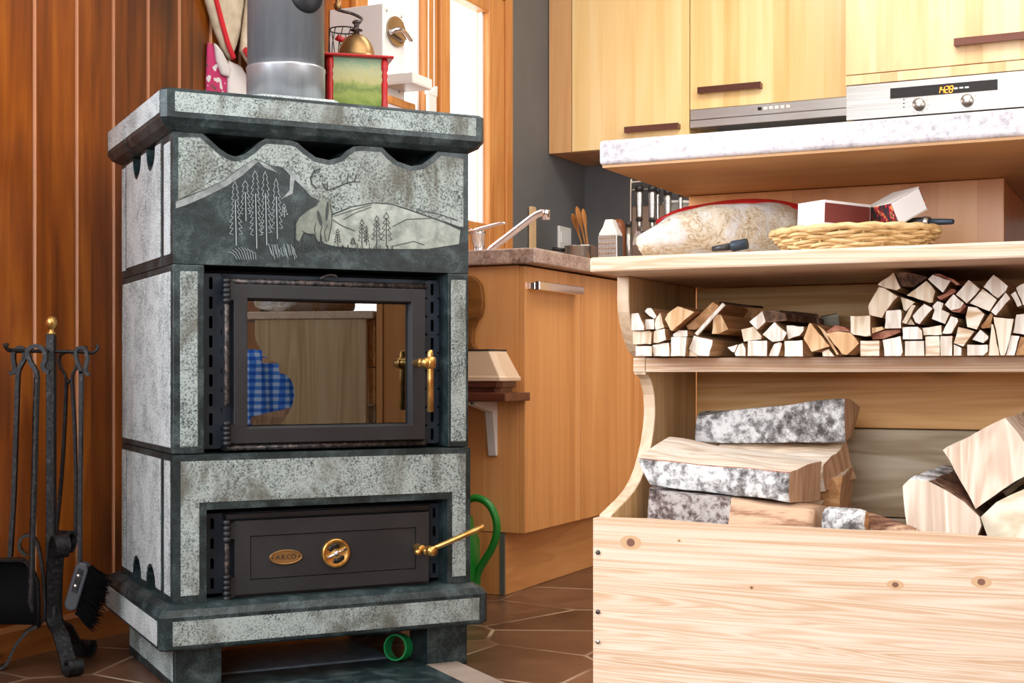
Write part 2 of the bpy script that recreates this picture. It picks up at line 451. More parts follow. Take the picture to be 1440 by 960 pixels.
M['red'] = plain('red_lacquer', (.50, .012, .015), .3, 0, .5, .15)
M['red_cloth'] = plain('red_trim_cloth', (.62, .03, .04), .85, 0, .2, .15)
n_ = NT('quilted_cloth'); v_ = n_.coords((1, 1, 1)); vo_ = n_.n('ShaderNodeTexVoronoi', feature='SMOOTH_F1'); vo_.inputs['Scale'].default_value = 42; n_.L(v_, vo_.inputs['Vector'])
n_.set(n_.ramp(n_.noise(v_, 30, 4), [(.3, (.50, .41, .29)), (.7, (.66, .56, .42))]), .9, 0, .2); n_.bump(vo_.outputs['Distance'], .8, .006); M['quilt'] = n_.mat
M['white_cloth'] = plain('white_cloth', (.74, .70, .68), .9, 0, .2, .06)
n_ = NT('pink_print_cloth'); v_ = n_.coords(); n_.set(n_.ramp(n_.noise(v_, 26, 2), [(.42, (.72, .68, .68)), (.46, (.55, .05, .16)), (.60, (.50, .06, .14)), (.64, (.16, .10, .09))], 'CONSTANT'), .9, 0, .2); M['pink_cloth'] = n_.mat

# floor: brown crazy-cut flags with pale joints
n_ = NT('brown_flag_floor'); v_ = n_.coords((3.6, 3.6, .001), False)
vo_ = n_.n('ShaderNodeTexVoronoi', feature='DISTANCE_TO_EDGE', voronoi_dimensions='2D'); vo_.inputs['Scale'].default_value = 1; vo_.inputs['Randomness'].default_value = .75; n_.L(v_, vo_.inputs['Vector'])
vc_ = n_.n('ShaderNodeTexVoronoi', feature='F1', voronoi_dimensions='2D'); vc_.inputs['Scale'].default_value = 1; vc_.inputs['Randomness'].default_value = .75; n_.L(v_, vc_.inputs['Vector'])
g_ = n_.noise(v_, 2.2, 7, .65, .6)
tone_ = n_.math('ADD', n_.math('MULTIPLY', n_.axis(vc_.outputs['Color'], 0), .35), n_.math('MULTIPLY', g_, .8))
tile_ = n_.ramp(tone_, [(.3, (.045, .020, .012)), (.55, (.105, .050, .028)), (.85, (.20, .10, .058))])
jt_ = n_.val(vo_.outputs['Distance'], .010, .020, 1, 0)
jn_ = n_.val(n_.noise(v_, 1.4, 2), .40, .60, .12, .9)
n_.set(n_.mix(n_.math('MULTIPLY', jt_, jn_), tile_, (.50, .38, .27)), .33, 0, .5)
n_.bump(n_.val(vo_.outputs['Distance'], .0, .03, 0, 1), .25, .002)
M['floor'] = n_.mat

# clear glass
def glass(name, tint, gloss, rough=.0):
    n = NT(name); n.t.nodes.remove(n.b)
    tr = n.n('ShaderNodeBsdfTransparent'); tr.inputs[0].default_value = (*tint, 1)
    gl = n.n('ShaderNodeBsdfGlossy'); gl.inputs['Roughness'].default_value = rough
    fr = n.n('ShaderNodeFresnel'); fr.inputs[0].default_value = 1.5
    ms = n.n('ShaderNodeMixShader')
    f = n.math('MULTIPLY', n.math('ADD', fr.outputs[0], gloss), n.math('SUBTRACT', 1.0, n.n('ShaderNodeNewGeometry').outputs['Backfacing']))
    n.L(f, ms.inputs[0]); n.L(tr.outputs[0], ms.inputs[1]); n.L(gl.outputs[0], ms.inputs[2]); n.L(ms.outputs[0], n.out.inputs[0])
    return n.mat
M['pane'] = glass('window_glass', (.98, .99, .99), .0)
M['stove_glass'] = glass('heat_proof_glass', (.30, .27, .25), .20, .012)
M['clear'] = glass('clear_plastic', (.92, .93, .92), .05, .1)
def emit(name, c, s):
    n = NT(name); n.set(c, .5); n.b.inputs['Emission Color'].default_value = (*c, 1); n.b.inputs['Emission Strength'].default_value = s
    return n.mat
M['digits'] = emit('orange_display', (1.0, .30, .02), 2.2)
# ------------------------------------------------------------------ the room
XR, YR, ZC = 4.6, -7.3, 2.46
mb = MB().box(-.2, XR + .1, YR - .1, .12, -.06, 0)
struct('floor', mb, M['floor'])
struct('ceiling', MB().box(-.2, XR + .1, YR - .1, .12, ZC, ZC + .06), M['ceiling'])

# wall with the kitchen window: board cladding, then grey paint
WY0, WY1, WZ0, WZ1 = -1.735, -.690, .925, 1.955            # window opening
SY0, SY1, SZ0, SZ1 = -5.45, -4.05, .85, 2.05               # the opening nearer the camera
mb = MB()
for (y0, y1, z0, z1, m) in ((YR, SY0, 0, ZC, 0), (SY0, SY1, 0, SZ0, 0), (SY0, SY1, SZ1, ZC, 0), (SY1, WY0, 0, ZC, 0)):
    mb.box(-.14, -.016, y0, y1, z0, z1, m)
mb.box(-.14, 0, WY0, WY1, 0, WZ0, 2); mb.box(-.14, 0, WY0, WY1, WZ1, ZC, 2)
mb.prism([(-.052, WY1), (0, WY1), (0, 0), (-.14, 0), (-.14, WY1 + .32)], 'z', 0, ZC, 2)
# boards with chamfered edges; board edges read off the photo continue along the wall
edges = [KF.hit(p, 200, 0, 0)[1] for p in (48, 107.5, 159, 208, 252, 296)]
pitch = .1175
lines_ = list(edges)
while lines_[0] > YR: lines_.insert(0, lines_[0] - pitch)
while lines_[-1] + pitch < WY0 - .02: lines_.append(lines_[-1] + pitch)
lines_.append(WY0)
def board(y0, y1, z0, z1):
    c = .005
    mb.prism([(-.016, y0 + .0012), (-.006, y0 + .0012), (0, y0 + .0012 + c), (0, y1 - .0012 - c), (-.006, y1 - .0012), (-.016, y1 - .0012)], 'z', z0, z1, 0, 0,
             side=[0, 1, 0, 1, 0, 0])
for a, b in zip(lines_[:-1], lines_[1:]):
    if b < SY0 or a > SY1:
        board(a, b, .0, ZC)
    else:
        board(a, b, 0, SZ0); board(a, b, SZ1, ZC)
struct('wall_left', mb, [M['panel_wall'], M['groove_highlight'], M['wall_paint']])

struct('wall_back', MB().box(-.14, XR + .1, 0, .1, 0, ZC), M['wall_paint'])
mb = MB(); RY0, RY1 = -4.4, -2.2
for (y0, y1, z0, z1) in ((YR, RY0, 0, ZC), (RY1, 0, 0, ZC), (RY0, RY1, 0, .8), (RY0, RY1, 2.2, ZC)): mb.box(XR, XR + .1, y0, y1, z0, z1)
struct('wall_right', mb, M['rearwall'])
mb = MB(); QX0, QX1 = .9, 3.7
for (x0, x1, z0, z1) in ((-.14, QX0, 0, ZC), (QX1, XR + .1, 0, ZC), (QX0, QX1, 0, .65), (QX0, QX1, 2.25, ZC)): mb.box(x0, x1, YR - .1, YR, z0, z1)
struct('wall_rear', mb, M['rearwall'])
mb = MB().prism([(.0, 0), (.016, 0), (.016, .058), (.008, .068), (.0, .068)], 'y', -4.2, -1.74)
mb.v = [(v[0] + .0004, v[1], v[2]) for v in mb.v]
struct('baseboard_left', mb, M['skirt_wood'])

# window_1: two pine casements in a frame
win = thing('window_1', None, None, KF, (0, (WY0 + WY1) / 2, WZ0)); win['kind'] = 'structure'
mb = MB(); fx0, fx1 = -.052, .014
yA0, yA1, yB0, yB1 = -1.655, -1.315, -1.145, -.862         # clear glass of the two casements
gz0, gz1 = 1.10, 1.835
mb.box(fx0, fx1, WY1 - .052, WY1, WZ0, WZ1); mb.box(fx0, fx1, WY0, WY0 + .045, WZ0, WZ1)
mb.box(fx0, fx1, WY0 + .045, WY1 - .052, WZ1 - .05, WZ1); mb.box(fx0, fx1 - .004, WY0 + .045, WY1 - .052, WZ0, WZ0 + .06)
mb.box(fx0, -.006, -1.262, -1.212, WZ0 + .06, WZ1 - .05)
part('window_frame', mb, M['window_wood'], win, bevel=.004)
for (g0, g1, o0, o1) in ((yA0, yA1, WY0 + .047, -1.264), (yB0, yB1, -1.210, WY1 - .054)):
    mb = MB(); x0, x1 = -.046, .006
    mb.box(x0, x1, o0, g0, WZ0 + .062, WZ1 - .052); mb.box(x0, x1, g1, o1, WZ0 + .062, WZ1 - .052)
    mb.box(x0, x1, g0, g1, WZ0 + .062, gz0); mb.box(x0, x1, g0, g1, gz1, WZ1 - .052)
    sash = part('sash', mb, M['window_wood'], win, bevel=.006, seg=3)
    mb = MB()
    for a, b in ((g0, g0 + .011), (g1 - .011, g1)): mb.box(-.034, -.018, a, b, gz0, gz1)
    part('spacer', mb, M['white_plastic'], sash)
    part('pane', MB().box(-.030, -.026, g0 + .001, g1 - .001, gz0, gz1), M['pane'], sash)
# ------------------------------------------------------------------ soapstone stove
W_, D_ = .594, .476
ZB, Z1, Z2, ZT, ZS = .165, .437, .786, 1.0285, 1.103
def s2(px, py, y=0.0):
    h = SF.hit(px, py, 1, y); return (h[0], h[2])
def s2l(px, py, x=0.0):
    h = SF.hit(px, py, 0, x); return (h[1], h[2])
stove = thing('wood_stove', 'tall grey soapstone wood stove with black glass-fronted firebox door and brass handles', 'stove', SF, (W_ / 2, D_ / 2, 0))
P_ = .0012      # how far the rough-hewn fields stand out of the honed borders
def field_front(mb, poly, m=1, y=0.0, t=.003):
    mb.prism(poly, 'y', y - P_, y + t, m)
def rect(x0, x1, z0, z1): return [(x0, z0), (x1, z0), (x1, z1), (x0, z1)]
def field_left(mb, y0, y1, z0, z1, x=0.0, m=2):
    mb.prism([(y0, z0), (y1, z0), (y1, z1), (y0, z1)], 'x', x - P_, x + .003, m)
def field_right(mb, y0, y1, z0, z1, x=W_, m=2):
    mb.prism([(y0, z0), (y1, z0), (y1, z1), (y0, z1)], 'x', x - .003, x + P_, m)
ST = [M['stone_dark'], M['stone_rough'], M['stone_pale_lit'], M['stone_carve'], M['stone_hill_glare'], M['stone_deer'], M['stone_edge'], M['etch_light'], M['etch_dark']]

# feet
for x0, x1, y0, y1 in ((.004, .092, .005, .10), (W_ - .088, W_ - .0, .005, .10), (.004, .092, D_ - .12, D_ - .01), (W_ - .088, W_, D_ - .12, D_ - .01)):
    mb = MB()
    if x0 < .1 and y0 < .1: y1 = .42
    mb.box(x0, x1, y0, y1, 0, .0845, 0)
    if x0 < .1 and y0 < .1: field_left(mb, y0 + .012, y1 - .012, .018, .083, x0, 1)
    if y0 < .1 or x0 > .1:
        part('foot', mb, ST, stove, bevel=.003)

# moulded slabs: base and top
def slab(name, o, z0, z1, ch_top, ch_bot, fz0, fz1, y0, y1, seam=None, back=True):
    mb = MB()
    x0, x1 = -o, W_ + o
    def ring(ins, z):
        c = .010
        xa, xb, ya, yb = x0 + ins, x1 - ins, y0 + ins, (y1 - ins if back else y1)
        return [(xa + c, ya, z), (xb - c, ya, z), (xb, ya + c, z), (xb, yb, z), (xa, yb, z), (xa, ya + c, z)]
    rings = []
    if ch_bot: rings += [ring(ch_bot, z0), ring(ch_bot * .35, z0 + ch_bot * .35), ring(0, z0 + ch_bot * .9)]
    else: rings += [ring(.004, z0), ring(0, z0 + .004)]
    if ch_top: rings += [ring(0, z1 - ch_top * .9), ring(ch_top * .35, z1 - ch_top * .35), ring(ch_top, z1)]
    else: rings += [ring(0, z1 - .004), ring(.004, z1)]
    mb.loft(rings, 0, smooth=False)
    return mb, x0, x1
mb, x0, x1 = slab('base', .031, .0845, .165, .022, 0, 0, 0, -.031, D_ + .02)
field_front(mb, rect(x0 + .024, x1 - .022, .094, .138), 1, -.031)
field_left(mb, -.012, D_ * .5, .094, .138, x0); field_left(mb, D_ * .5, D_ + .006, .094, .138, x0); field_right(mb, -.01, D_, .094, .138, x1)
part('base_slab', mb, ST, stove)
ys = .30
mb, x0, x1 = slab('top', .026, ZT, ZS, 0, .024, 0, 0, -.026, ys, back=False)
field_front(mb, rect(x0 + .024, x1 - .022, 1.060, 1.096), 1, -.026)
field_left(mb, -.010, ys - .006, 1.058, 1.098, x0); field_right(mb, -.010, ys - .006, 1.058, 1.098, x1)
part('top_slab', mb, ST, stove)
mb, x0, x1 = slab('top', .026, ZT, ZS, 0, .024, 0, 0, ys + .002, D_ + .02, back=True)
mb.v = [(v[0], max(v[1], ys + .002), v[2]) for v in mb.v]
field_left(mb, ys + .008, D_ + .008, 1.058, 1.098, x0); field_right(mb, ys + .008, D_ + .008, 1.058, 1.098, x1)
part('top_slab', mb, ST, stove)

# upper tier: carved front stone with the wavy top edge
wave_px = [(285, 187.5), (296, 197), (309, 209), (321, 217), (330.6, 220), (343, 217), (355.6, 208), (365, 199), (374, 195), (409, 197), (419, 201), (428, 209), (444, 221), (462.5, 225), (478, 221), (487.5, 212), (497, 206), (509, 205), (537.5, 208), (547, 217), (559, 227), (578, 233.5), (594, 231), (606, 222), (615.6, 214)]
wave = [s2(*p) for p in wave_px]
wave = [(x, min(z, ZT - .0006)) for x, z in wave]
for i in (0, 8, 9, 17, 18, 24): wave[i] = (wave[i][0], ZT - .0006)
TK = .085
mb = MB()
outline = [(0, Z2 + .001), (0, ZT - .0006)] + wave + [(W_, ZT - .0006), (W_, Z2 + .001)]
mb.prism(outline, 'y', 0, TK, 0)
def inset_wave(d):
    out = []
    for i, (x, z) in enumerate(wave):
        a = wave[max(i - 1, 0)]; c = wave[min(i + 1, len(wave) - 1)]
        dx, dz = c[0] - a[0], c[1] - a[1]; L = math.hypot(dx, dz)
        out.append((x + dz / L * d, z - dx / L * d))
    return out
sky_px = [(247, 283), (265, 275), (290, 265), (315, 253), (340, 234), (352, 227), (359, 223), (380, 232), (399, 236), (412, 246), (421, 258), (437, 276), (447, 281), (452, 287), (466, 301), (494, 290), (525, 284.5), (550, 286), (575, 294), (603, 304), (625, 311), (647, 319)]
sky_line = [s2(*p) for p in sky_px]
iw = inset_wave(.010)
field_front(mb, [(.010, sky_line[0][1]), (.010, ZT - .011)] + iw + [(W_ - .012, ZT - .011), (W_ - .012, sky_line[-1][1])] + sky_line[::-1], 3)
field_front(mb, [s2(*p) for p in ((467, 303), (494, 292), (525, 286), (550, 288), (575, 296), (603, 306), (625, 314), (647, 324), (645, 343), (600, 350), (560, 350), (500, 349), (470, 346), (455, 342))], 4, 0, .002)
def ec(x, y): return s2(300 + x / 5.538, 220 + y / 5.538)
field_front(mb, [ec(*p) for p in ((640, 640), (640, 540), (665, 480), (720, 430), (800, 385), (830, 345), (870, 335), (900, 370), (918, 440), (915, 540), (890, 660), (845, 665), (838, 600), (825, 665), (800, 650), (785, 605), (700, 592), (665, 665))], 5, -.0002, .002)
# ridge brushed with the chisel: pale strokes along the skyline
mb.prism([s2(*p) for p in ((247, 284), (290, 266), (315, 254), (340, 235), (358, 224), (363, 227), (340, 247), (318, 262), (290, 276), (262, 288), (247, 293))], 'y', -.0016, .002, 6)
for pl in (((360, 224), (377, 232), (390, 243), (372, 236)), ((398, 236), (416, 245), (430, 262), (437, 275), (424, 262), (408, 247)), ((408, 247), (414, 252), (411, 272), (394, 281), (407, 268))):
    mb.prism([s2(*p) for p in pl], 'y', -.0017, .002, 6)
ey = -.0021
def el(pts, w=.0013, m=7): mb.ribbon([ec(*p) for p in pts], ey, w, m)
rnd = random.Random(4)
for (cx, top, bot, wid, lev) in ((165, 195, 690, 50, 9), (245, 188, 500, 45, 6), (322, 112, 715, 52, 11), (400, 118, 690, 46, 10), (485, 172, 640, 44, 8), (548, 368, 470, 26, 3)):
    lean = 12
    def tx(y): return cx + lean * (y - top) / 500
    el([(tx(top + (bot - top) * .3), top + (bot - top) * .3), (tx(bot), bot)], .0017)
    for sgn in (-1, 1):
        pts = [(cx, top)]
        for k in range(lev):
            f = (k + 1) / lev; y = top + (bot - top) * .82 * f; w = wid * (.35 + .65 * f ** .7) * rnd.uniform(.75, 1.1)
            pts += [(tx(y) + sgn * w, y), (tx(y) + sgn * w * .45, y + (bot - top) * .012)]
        el(pts, .0009)
for i in range(9): el([(120 + i * 24, 742 - 34 * math.sin(i * .4)), (150 + i * 22, 752 - 20 * math.sin(i * .4)), (185 + i * 18, 800)], .0009)
for i in range(16): el([(430 + i * 13 + rnd.uniform(-5, 5), 690 + rnd.uniform(-10, 30)), (450 + i * 13, 780 + rnd.uniform(-20, 20))], .0009)
# elk: antlers, ears, back, belly and legs
for pl, w in (([(830, 95), (780, 120), (755, 165), (765, 215), (800, 250)], .0030), ([(790, 130), (825, 118)], .0018), ([(758, 160), (800, 150)], .0018), ([(845, 205), (865, 240), (885, 262), (885, 205)], .0022), ([(885, 265), (960, 240), (1030, 210), (1095, 195), (1115, 140)], .0024), ([(1095, 195), (1140, 200)], .0016), ([(1040, 208), (1050, 130)], .0020), ([(1000, 215), (1018, 190)], .0016)):
    el(pl, w, 8)
for cx, cy, rx, ry, t in ((825, 480, 13, 62, 14), (884, 425, 12, 78, -4)):
    a = math.radians(t)
    mb.prism([ec(cx + rx * math.cos(k * .4189) * math.cos(a) + ry * math.sin(k * .4189) * math.sin(a), cy - rx * math.cos(k * .4189) * math.sin(a) + ry * math.sin(k * .4189) * math.cos(a)) for k in range(15)], 'y', -.0022, .001, 8)
for pl in ([(640, 680), (640, 500), (668, 470), (740, 415), (800, 375)], [(905, 375), (925, 450), (918, 540), (893, 655)], [(690, 580), (730, 602), (780, 605)], [(795, 520), (785, 570), (800, 640), (812, 662)], [(845, 545), (832, 590), (830, 680)], [(885, 535), (862, 590), (872, 650), (880, 665)], [(712, 598), (690, 650), (660, 680)], [(690, 680), (705, 650)], [(775, 615), (745, 660)],
           [(935, 465), (1060, 425), (1230, 375)], [(1015, 490), (1100, 440), (1225, 395)], [(930, 495), (1000, 540), (1100, 580)], [(1395, 545), (1500, 490), (1700, 480)], [(1390, 700), (1560, 660), (1640, 690)], [(1600, 420), (1760, 450), (1900, 500)]):
    el(pl, .0015, 8)
for cx, top, bot, w in ((965, 565, 690, 26), (1085, 632, 690, 22), (1155, 490, 695, 32), (1190, 540, 690, 20), (1270, 460, 690, 38), (1345, 435, 700, 44)):
    for sgn in (-1, 1):
        pts = [(cx, top)]; lev = 5
        for k in range(lev):
            f = (k + 1) / lev; y = top + (bot - top) * .8 * f
            pts += [(cx + sgn * w * (.35 + .65 * f), y), (cx + sgn * w * .4 * f, y + 6)]
        el(pts, .0011, 8)
    el([(cx, top + 40), (cx, bot)], .0014, 8)
for i in range(70):
    x = 640 + i * 11; h = rnd.uniform(15, 55)
    el([(x, 725 + rnd.uniform(-8, 20)), (x + rnd.uniform(-16, 14), 725 - h + rnd.uniform(0, 25))], .0009, 8)
mb.prism([(0.014, Z2 + .012), (.014, ZT - .02), (.026, ZT - .02), (.026, Z2 + .012)], 'x', 0, .002, 0)
field_left(mb, .018, .068, Z2 + .020, ZT - .016)
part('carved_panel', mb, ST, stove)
# upper side stones with two scallops on top
def side_upper(x0, x1, xf, fl):
    mb = MB()
    arcs = []
    for cy in (.185, .315):
        arcs += [(cy - .042 + .084 * (.5 - .5 * math.cos(math.radians(a))), ZT - .0006 - .042 * math.sin(math.radians(a))) for a in range(0, 181, 20)]
    mb.prism([(TK + .002, Z2 + .001), (TK + .002, ZT - .0006)] + arcs + [(D_, ZT - .0006), (D_, Z2 + .001)], 'x', x0, x1, 0)
    arc2 = []
    for cy in (.185, .315):
        arc2 += [(cy - .042 + .084 * (.5 - .5 * math.cos(math.radians(a))), ZT - .008 - .042 * math.sin(math.radians(a))) for a in range(0, 181, 20)]
    mb.prism([(TK + .014, Z2 + .020), (TK + .014, ZT - .008)] + arc2 + [(D_ - .055, ZT - .008), (D_ - .055, Z2 + .020)], 'x', xf - P_, xf + P_, 2)
    mb.prism([(D_ - .040, Z2 + .016), (D_ - .040, ZT - .01), (D_ - .008, ZT - .01), (D_ - .008, Z2 + .016)], 'x', xf - P_, xf + P_, 2)
    return mb
part('side_panel', side_upper(0, .05, 0, 1), ST, stove)
part('side_panel', side_upper(W_ - .05, W_, W_, 1), ST, stove)
part('back_panel', MB().box(.05, W_ - .05, D_ - .04, D_, ZB + .001, ZT - .0006), ST, stove)
part('smoke_chamber', MB().box(.056, W_ - .056, TK + .015, D_ - .045, Z2 + .006, ZT - .065), M['black'], stove)

# middle tier: corner stones either side of the firebox
xl = s2(287.5, 500)[0]; xr = s2(619, 500, .045)[0] + .004
xr2 = s2(630, 500)[0]
xr = xr2
mb = MB().box(0, xl, 0, D_, Z1 + .0015, Z2, 0)
field_front(mb, rect(s2(253, 500)[0], s2(278.5, 500)[0], Z1 + .014, Z2 - .012), 1)
field_left(mb, .018, D_ - .010, Z1 + .012, Z2 - .012)
part('side_panel', mb, ST, stove, bevel=.0025)
mb = MB().box(xr, W_, 0, D_, Z1 + .0015, Z2, 0)
field_front(mb, rect(s2(634, 500)[0], s2(655.5, 500)[0], Z1 + .012, Z2 - .012), 1)
field_right(mb, .018, D_ - .010, Z1 + .012, Z2 - .012)
part('side_panel', mb, ST, stove, bevel=.0025)

# lower tier: surround of the ash door, and side stones with arched cut-outs
ax0, ax1 = s2(290.5, 780)[0], s2(629, 770)[0]
az0, az1 = s2(460, 838)[1], s2(460, 709)[1]
az0 = ZB + .004
mb = MB()
mb.prism([(0, ZB), (ax0, ZB), (ax0, az1), (ax1, az1), (ax1, ZB), (W_ + .004, ZB), (W_ + .004, Z1), (0, Z1)], 'y', 0, TK, 0)
fx0 = s2(254, 750)[0]; fx1 = s2(280, 750)[0]; fx2 = s2(636, 750)[0]; fx3 = s2(654, 750)[0]
field_front(mb, [(fx0, ZB + .014), (fx1, ZB + .014), (fx1, az1 + .014), (fx2, az1 + .014), (fx2, ZB + .014), (fx3 + .001, ZB + .014), (fx3 + .001, Z1 - .012), (fx0, Z1 - .012)], 1)
field_left(mb, .020, .066, ZB + .012, Z1 - .012)
part('lower_surround', mb, ST, stove)
def side_lower(x0, x1, xf):
    mb = MB(); arcs = []
    for cy in (.185, .315):
        arcs += [(cy - .042 + .084 * (.5 - .5 * math.cos(math.radians(a))), ZB + .046 * math.sin(math.radians(a))) for a in range(0, 181, 20)]
    mb.prism([(TK + .002, Z1), (TK + .002, ZB)] + arcs + [(D_, ZB), (D_, Z1)], 'x', x0, x1, 0)
    arc2 = []
    for cy in (.185, .315):
        arc2 += [(cy - .044 + .088 * (.5 - .5 * math.cos(math.radians(a))), ZB + .012 + .040 * math.sin(math.radians(a))) for a in range(0, 181, 20)]
    mb.prism([(TK + .014, Z1 - .012), (TK + .014, ZB + .012)] + arc2 + [(D_ - .055, ZB + .012), (D_ - .055, Z1 - .012)], 'x', xf - P_, xf + P_, 2)
    mb.prism([(D_ - .042, ZB + .012), (D_ - .042, Z1 - .012), (D_ - .008, Z1 - .012), (D_ - .008, ZB + .012)], 'x', xf - P_, xf + P_, 2)
    return mb
part('side_panel', side_lower(0, .05, 0), ST, stove)
part('side_panel', side_lower(W_ - .046, W_ + .004, W_ + .004), ST, stove)

# ---- firebox and ash box behind the doors
mb = MB()
def open_box(mb, x0, x1, y0, y1, z0, z1, t=.012):
    mb.box(x0, x1, y1 - t, y1, z0, z1); mb.box(x0, x0 + t, y0, y1 - t, z0, z1); mb.box(x1 - t, x1, y0, y1 - t, z0, z1)
    mb.box(x0 + t, x1 - t, y0, y1 - t, z0, z0 + t); mb.box(x0 + t, x1 - t, y0, y1 - t, z1 - t, z1)
open_box(mb, xl + .012, xr - .012, .052, D_ - .05, Z1 + .006, Z2 - .006)
part('firebox', mb, M['black'], stove)
mb = MB(); open_box(mb, ax0 + .006, ax1 - .006, .052, D_ - .05, ZB + .004, az1 - .004)
part('ash_box', mb, M['black'], stove)

def slotted(mb, x0, x1, z0, z1, y0, y1, cnt, sw, sh):
    """metal strip with a column of oval slots cut through it."""
    cell = (z1 - z0) / cnt; n = 20; cx = (x0 + x1) / 2
    for k in range(cnt):
        cz = z0 + cell * (k + .5); b = len(mb.v)
        for y in (y0, y1):
            for j in range(n):
                a = 2 * math.pi * (j + .5) / n; ca, sa = math.cos(a), math.sin(a)
                ox = sw / 2 * ca; oz = (sh / 2 - sw / 2) * (1 if sa > 0 else -1) + sw / 2 * sa
                sc = min((x1 - x0) / 2 / max(abs(ca), 1e-6), cell / 2 / max(abs(sa), 1e-6))
                mb.v += [(cx + ox, y, cz + oz), (cx + ca * sc, y, cz + sa * sc)]
        for j in range(n):
            q = (j + 1) % n
            i0, o0, i1, o1 = b + 2 * j, b + 2 * j + 1, b + 2 * q, b + 2 * q + 1
            B2 = b + 2 * n; I0, O0, I1, O1 = B2 + 2 * j, B2 + 2 * j + 1, B2 + 2 * q, B2 + 2 * q + 1
            mb.face([i0, o0, o1, i1]); mb.face([I0, I1, O1, O0]); mb.face([i0, i1, I1, I0])
            mb.face([o0, O0, O1, o1])
            # square the cell corners
        for sx in (-1, 1):
            for sz in (-1, 1):
                pass
YP = .040
dz0, dz1 = s2(288, 641, YP)[1], s2(288, 384, YP)[1]
dz0 = max(dz0, Z1 + .004)
px0, px1 = xl + .001, s2(312, 500, YP)[0]
qx0, qx1 = s2(598, 500, YP)[0], s2(616.5, 500, YP)[0]
mb = MB(); slotted(mb, px0, px1, dz0 + .004, dz1, YP, YP + .003, 9, .0068, .024)
slotted(mb, qx0, xr - .002, dz0 + .004, dz1, YP, YP + .003, 9, .0068, .024)
mb.box(px1, qx0, YP, YP + .006, dz0, s2(400, 618, YP)[1]); mb.box(px1, qx0, YP, YP + .006, s2(400, 412, YP)[1], dz1)
mb.box(px1, px1 + .03, YP, YP + .006, dz0, dz1); mb.box(qx0 - .03, qx0, YP, YP + .006, dz0, dz1)
part('mounting_plate', mb, M['iron_blue'], stove)

def frame_ring(mb, o, i, y0, y1, m=0, chamf=.0):
    (a0, a1, c0, c1), (b0, b1, e0, e1) = o, i
    O = [(a0, c0), (a1, c0), (a1, c1), (a0, c1)]; I = [(b0, e0), (b1, e0), (b1, e1), (b0, e1)]
    I2 = [(b0 + chamf, e0 + chamf), (b1 - chamf, e0 + chamf), (b1 - chamf, e1 - chamf), (b0 + chamf, e1 - chamf)]
    b = len(mb.v)
    for pts, y in ((O, y0), (I, y0), (I2, y1), (O, y1)): mb.v += [(x, y, z) for x, z in pts]
    for r in range(4):
        for k in range(4):
            q = (k + 1) % 4; r2 = (r + 1) % 4
            mb.face([b + r * 4 + k, b + r * 4 + q, b + r2 * 4 + q, b + r2 * 4 + k], m)

# ---- firebox door
YD = .012
X0, X1 = s2(329, 500, YD)[0], s2(598.5, 500, YD)[0]
Za, Zb_ = s2(329, 624, YD)[1], s2(329, 399, YD)[1]
G0, G1 = s2(348, 500, YD)[0], s2(579, 500, YD)[0]
g0, g1 = s2(348, 601.5, YD)[1], s2(348, 419, YD)[1]
mb = MB(); frame_ring(mb, (X0, X1, Za, Zb_), (G0, G1, g0, g1), YD, YD + .024, 0, .004)
door = part('firebox_door', mb, M['iron_door'], stove, bevel=.0015)
part('glass_pane', MB().box(G0 + .0045, G1 - .0045, YD + .017, YD + .021, g0 + .0045, g1 - .0045), M['stove_glass'], door)
# frame bars round the door
mb = MB(); xx0 = s2(318, 500, .026)[0]; xx1 = X1 + .006
for zz, za_, zb3 in ((Zb_ + .006, Zb_ - .004, Zb_ + .012), (Za - .0075, Za - .014, Za + .004)):
    mb = MB().tube([(xx0, .024, zz), (xx1, .024, zz)], .0062, 10)
    mb.box(xx0, xx1, .029, .0395, za_, zb3)
    part('door_rim', mb, M['iron_worn'], stove)
def hinge(parent, x, y, z0, z1, knuck, matk, rod=True):
    for (a, b) in knuck:
        mb = MB(); prof = []; k = max(2, int((b - a) / .009)); hgt = (b - a) / k
        for i in range(k):
            prof += [(.0045, a + i * hgt), (.0076, a + i * hgt + hgt * .18), (.0080, a + i * hgt + hgt * .5), (.0076, a + i * hgt + hgt * .82), (.0045, a + (i + 1) * hgt - .0002)]
        mb.lathe(prof, (x, y, 0), 'z', 14)
        mb.box(x, x + .016, y + .001, y + .010, a + .006, b - .006)
        h = part('hinge', mb, matk, parent)
    if rod:
        part('hinge_rod', MB().lathe([(.0042, z0), (.0050, z0 + .004), (.0050, z1 - .004), (.0042, z1)], (x, y, 0), 'z', 12), M['iron_worn'], h)
hx = s2(319, 500, .008)[0]
ht1, ht0 = s2(319, 391, .008)[1], s2(319, 426, .008)[1]; hb1, hb0 = s2(319, 571, .008)[1], s2(319, 627, .008)[1]
hinge(stove, hx, .010, hb1, ht0, [(ht0, ht1), (hb0, hb0 + (hb1 - hb0) * .62)], M['iron'])
# brass handle of the firebox door
bx, bz = s2(598, 510, -.02)
mb = MB()
mb.lathe([(.001, -.052), (.0095, -.050), (.0095, -.032), (.007, -.030), (.007, .014)], (bx - .008, 0, bz), 'y', 18)
b0 = len(mb.v)
mb.lathe([(.001, 0), (.0088, .0006), (.0092, .002), (.0092, .022), (.0085, .0232), (.001, .0235)], (bx - .018, -.026, bz), 'x', 18)
mb.lathe([(.001, -.097), (.0066, -.095), (.0062, -.03), (.0058, .006), (.0058, .018), (.0046, .024), (.001, .026)], (bx + .001, -.043, bz), 'z', 16)
mb.lathe([(.006, -.012), (.0105, -.010), (.0112, 0), (.0105, .010), (.006, .012)], (bx + .001, -.043, bz), 'z', 16)
part('door_handle', mb, M['brass'], door, label='worn brass door handle')

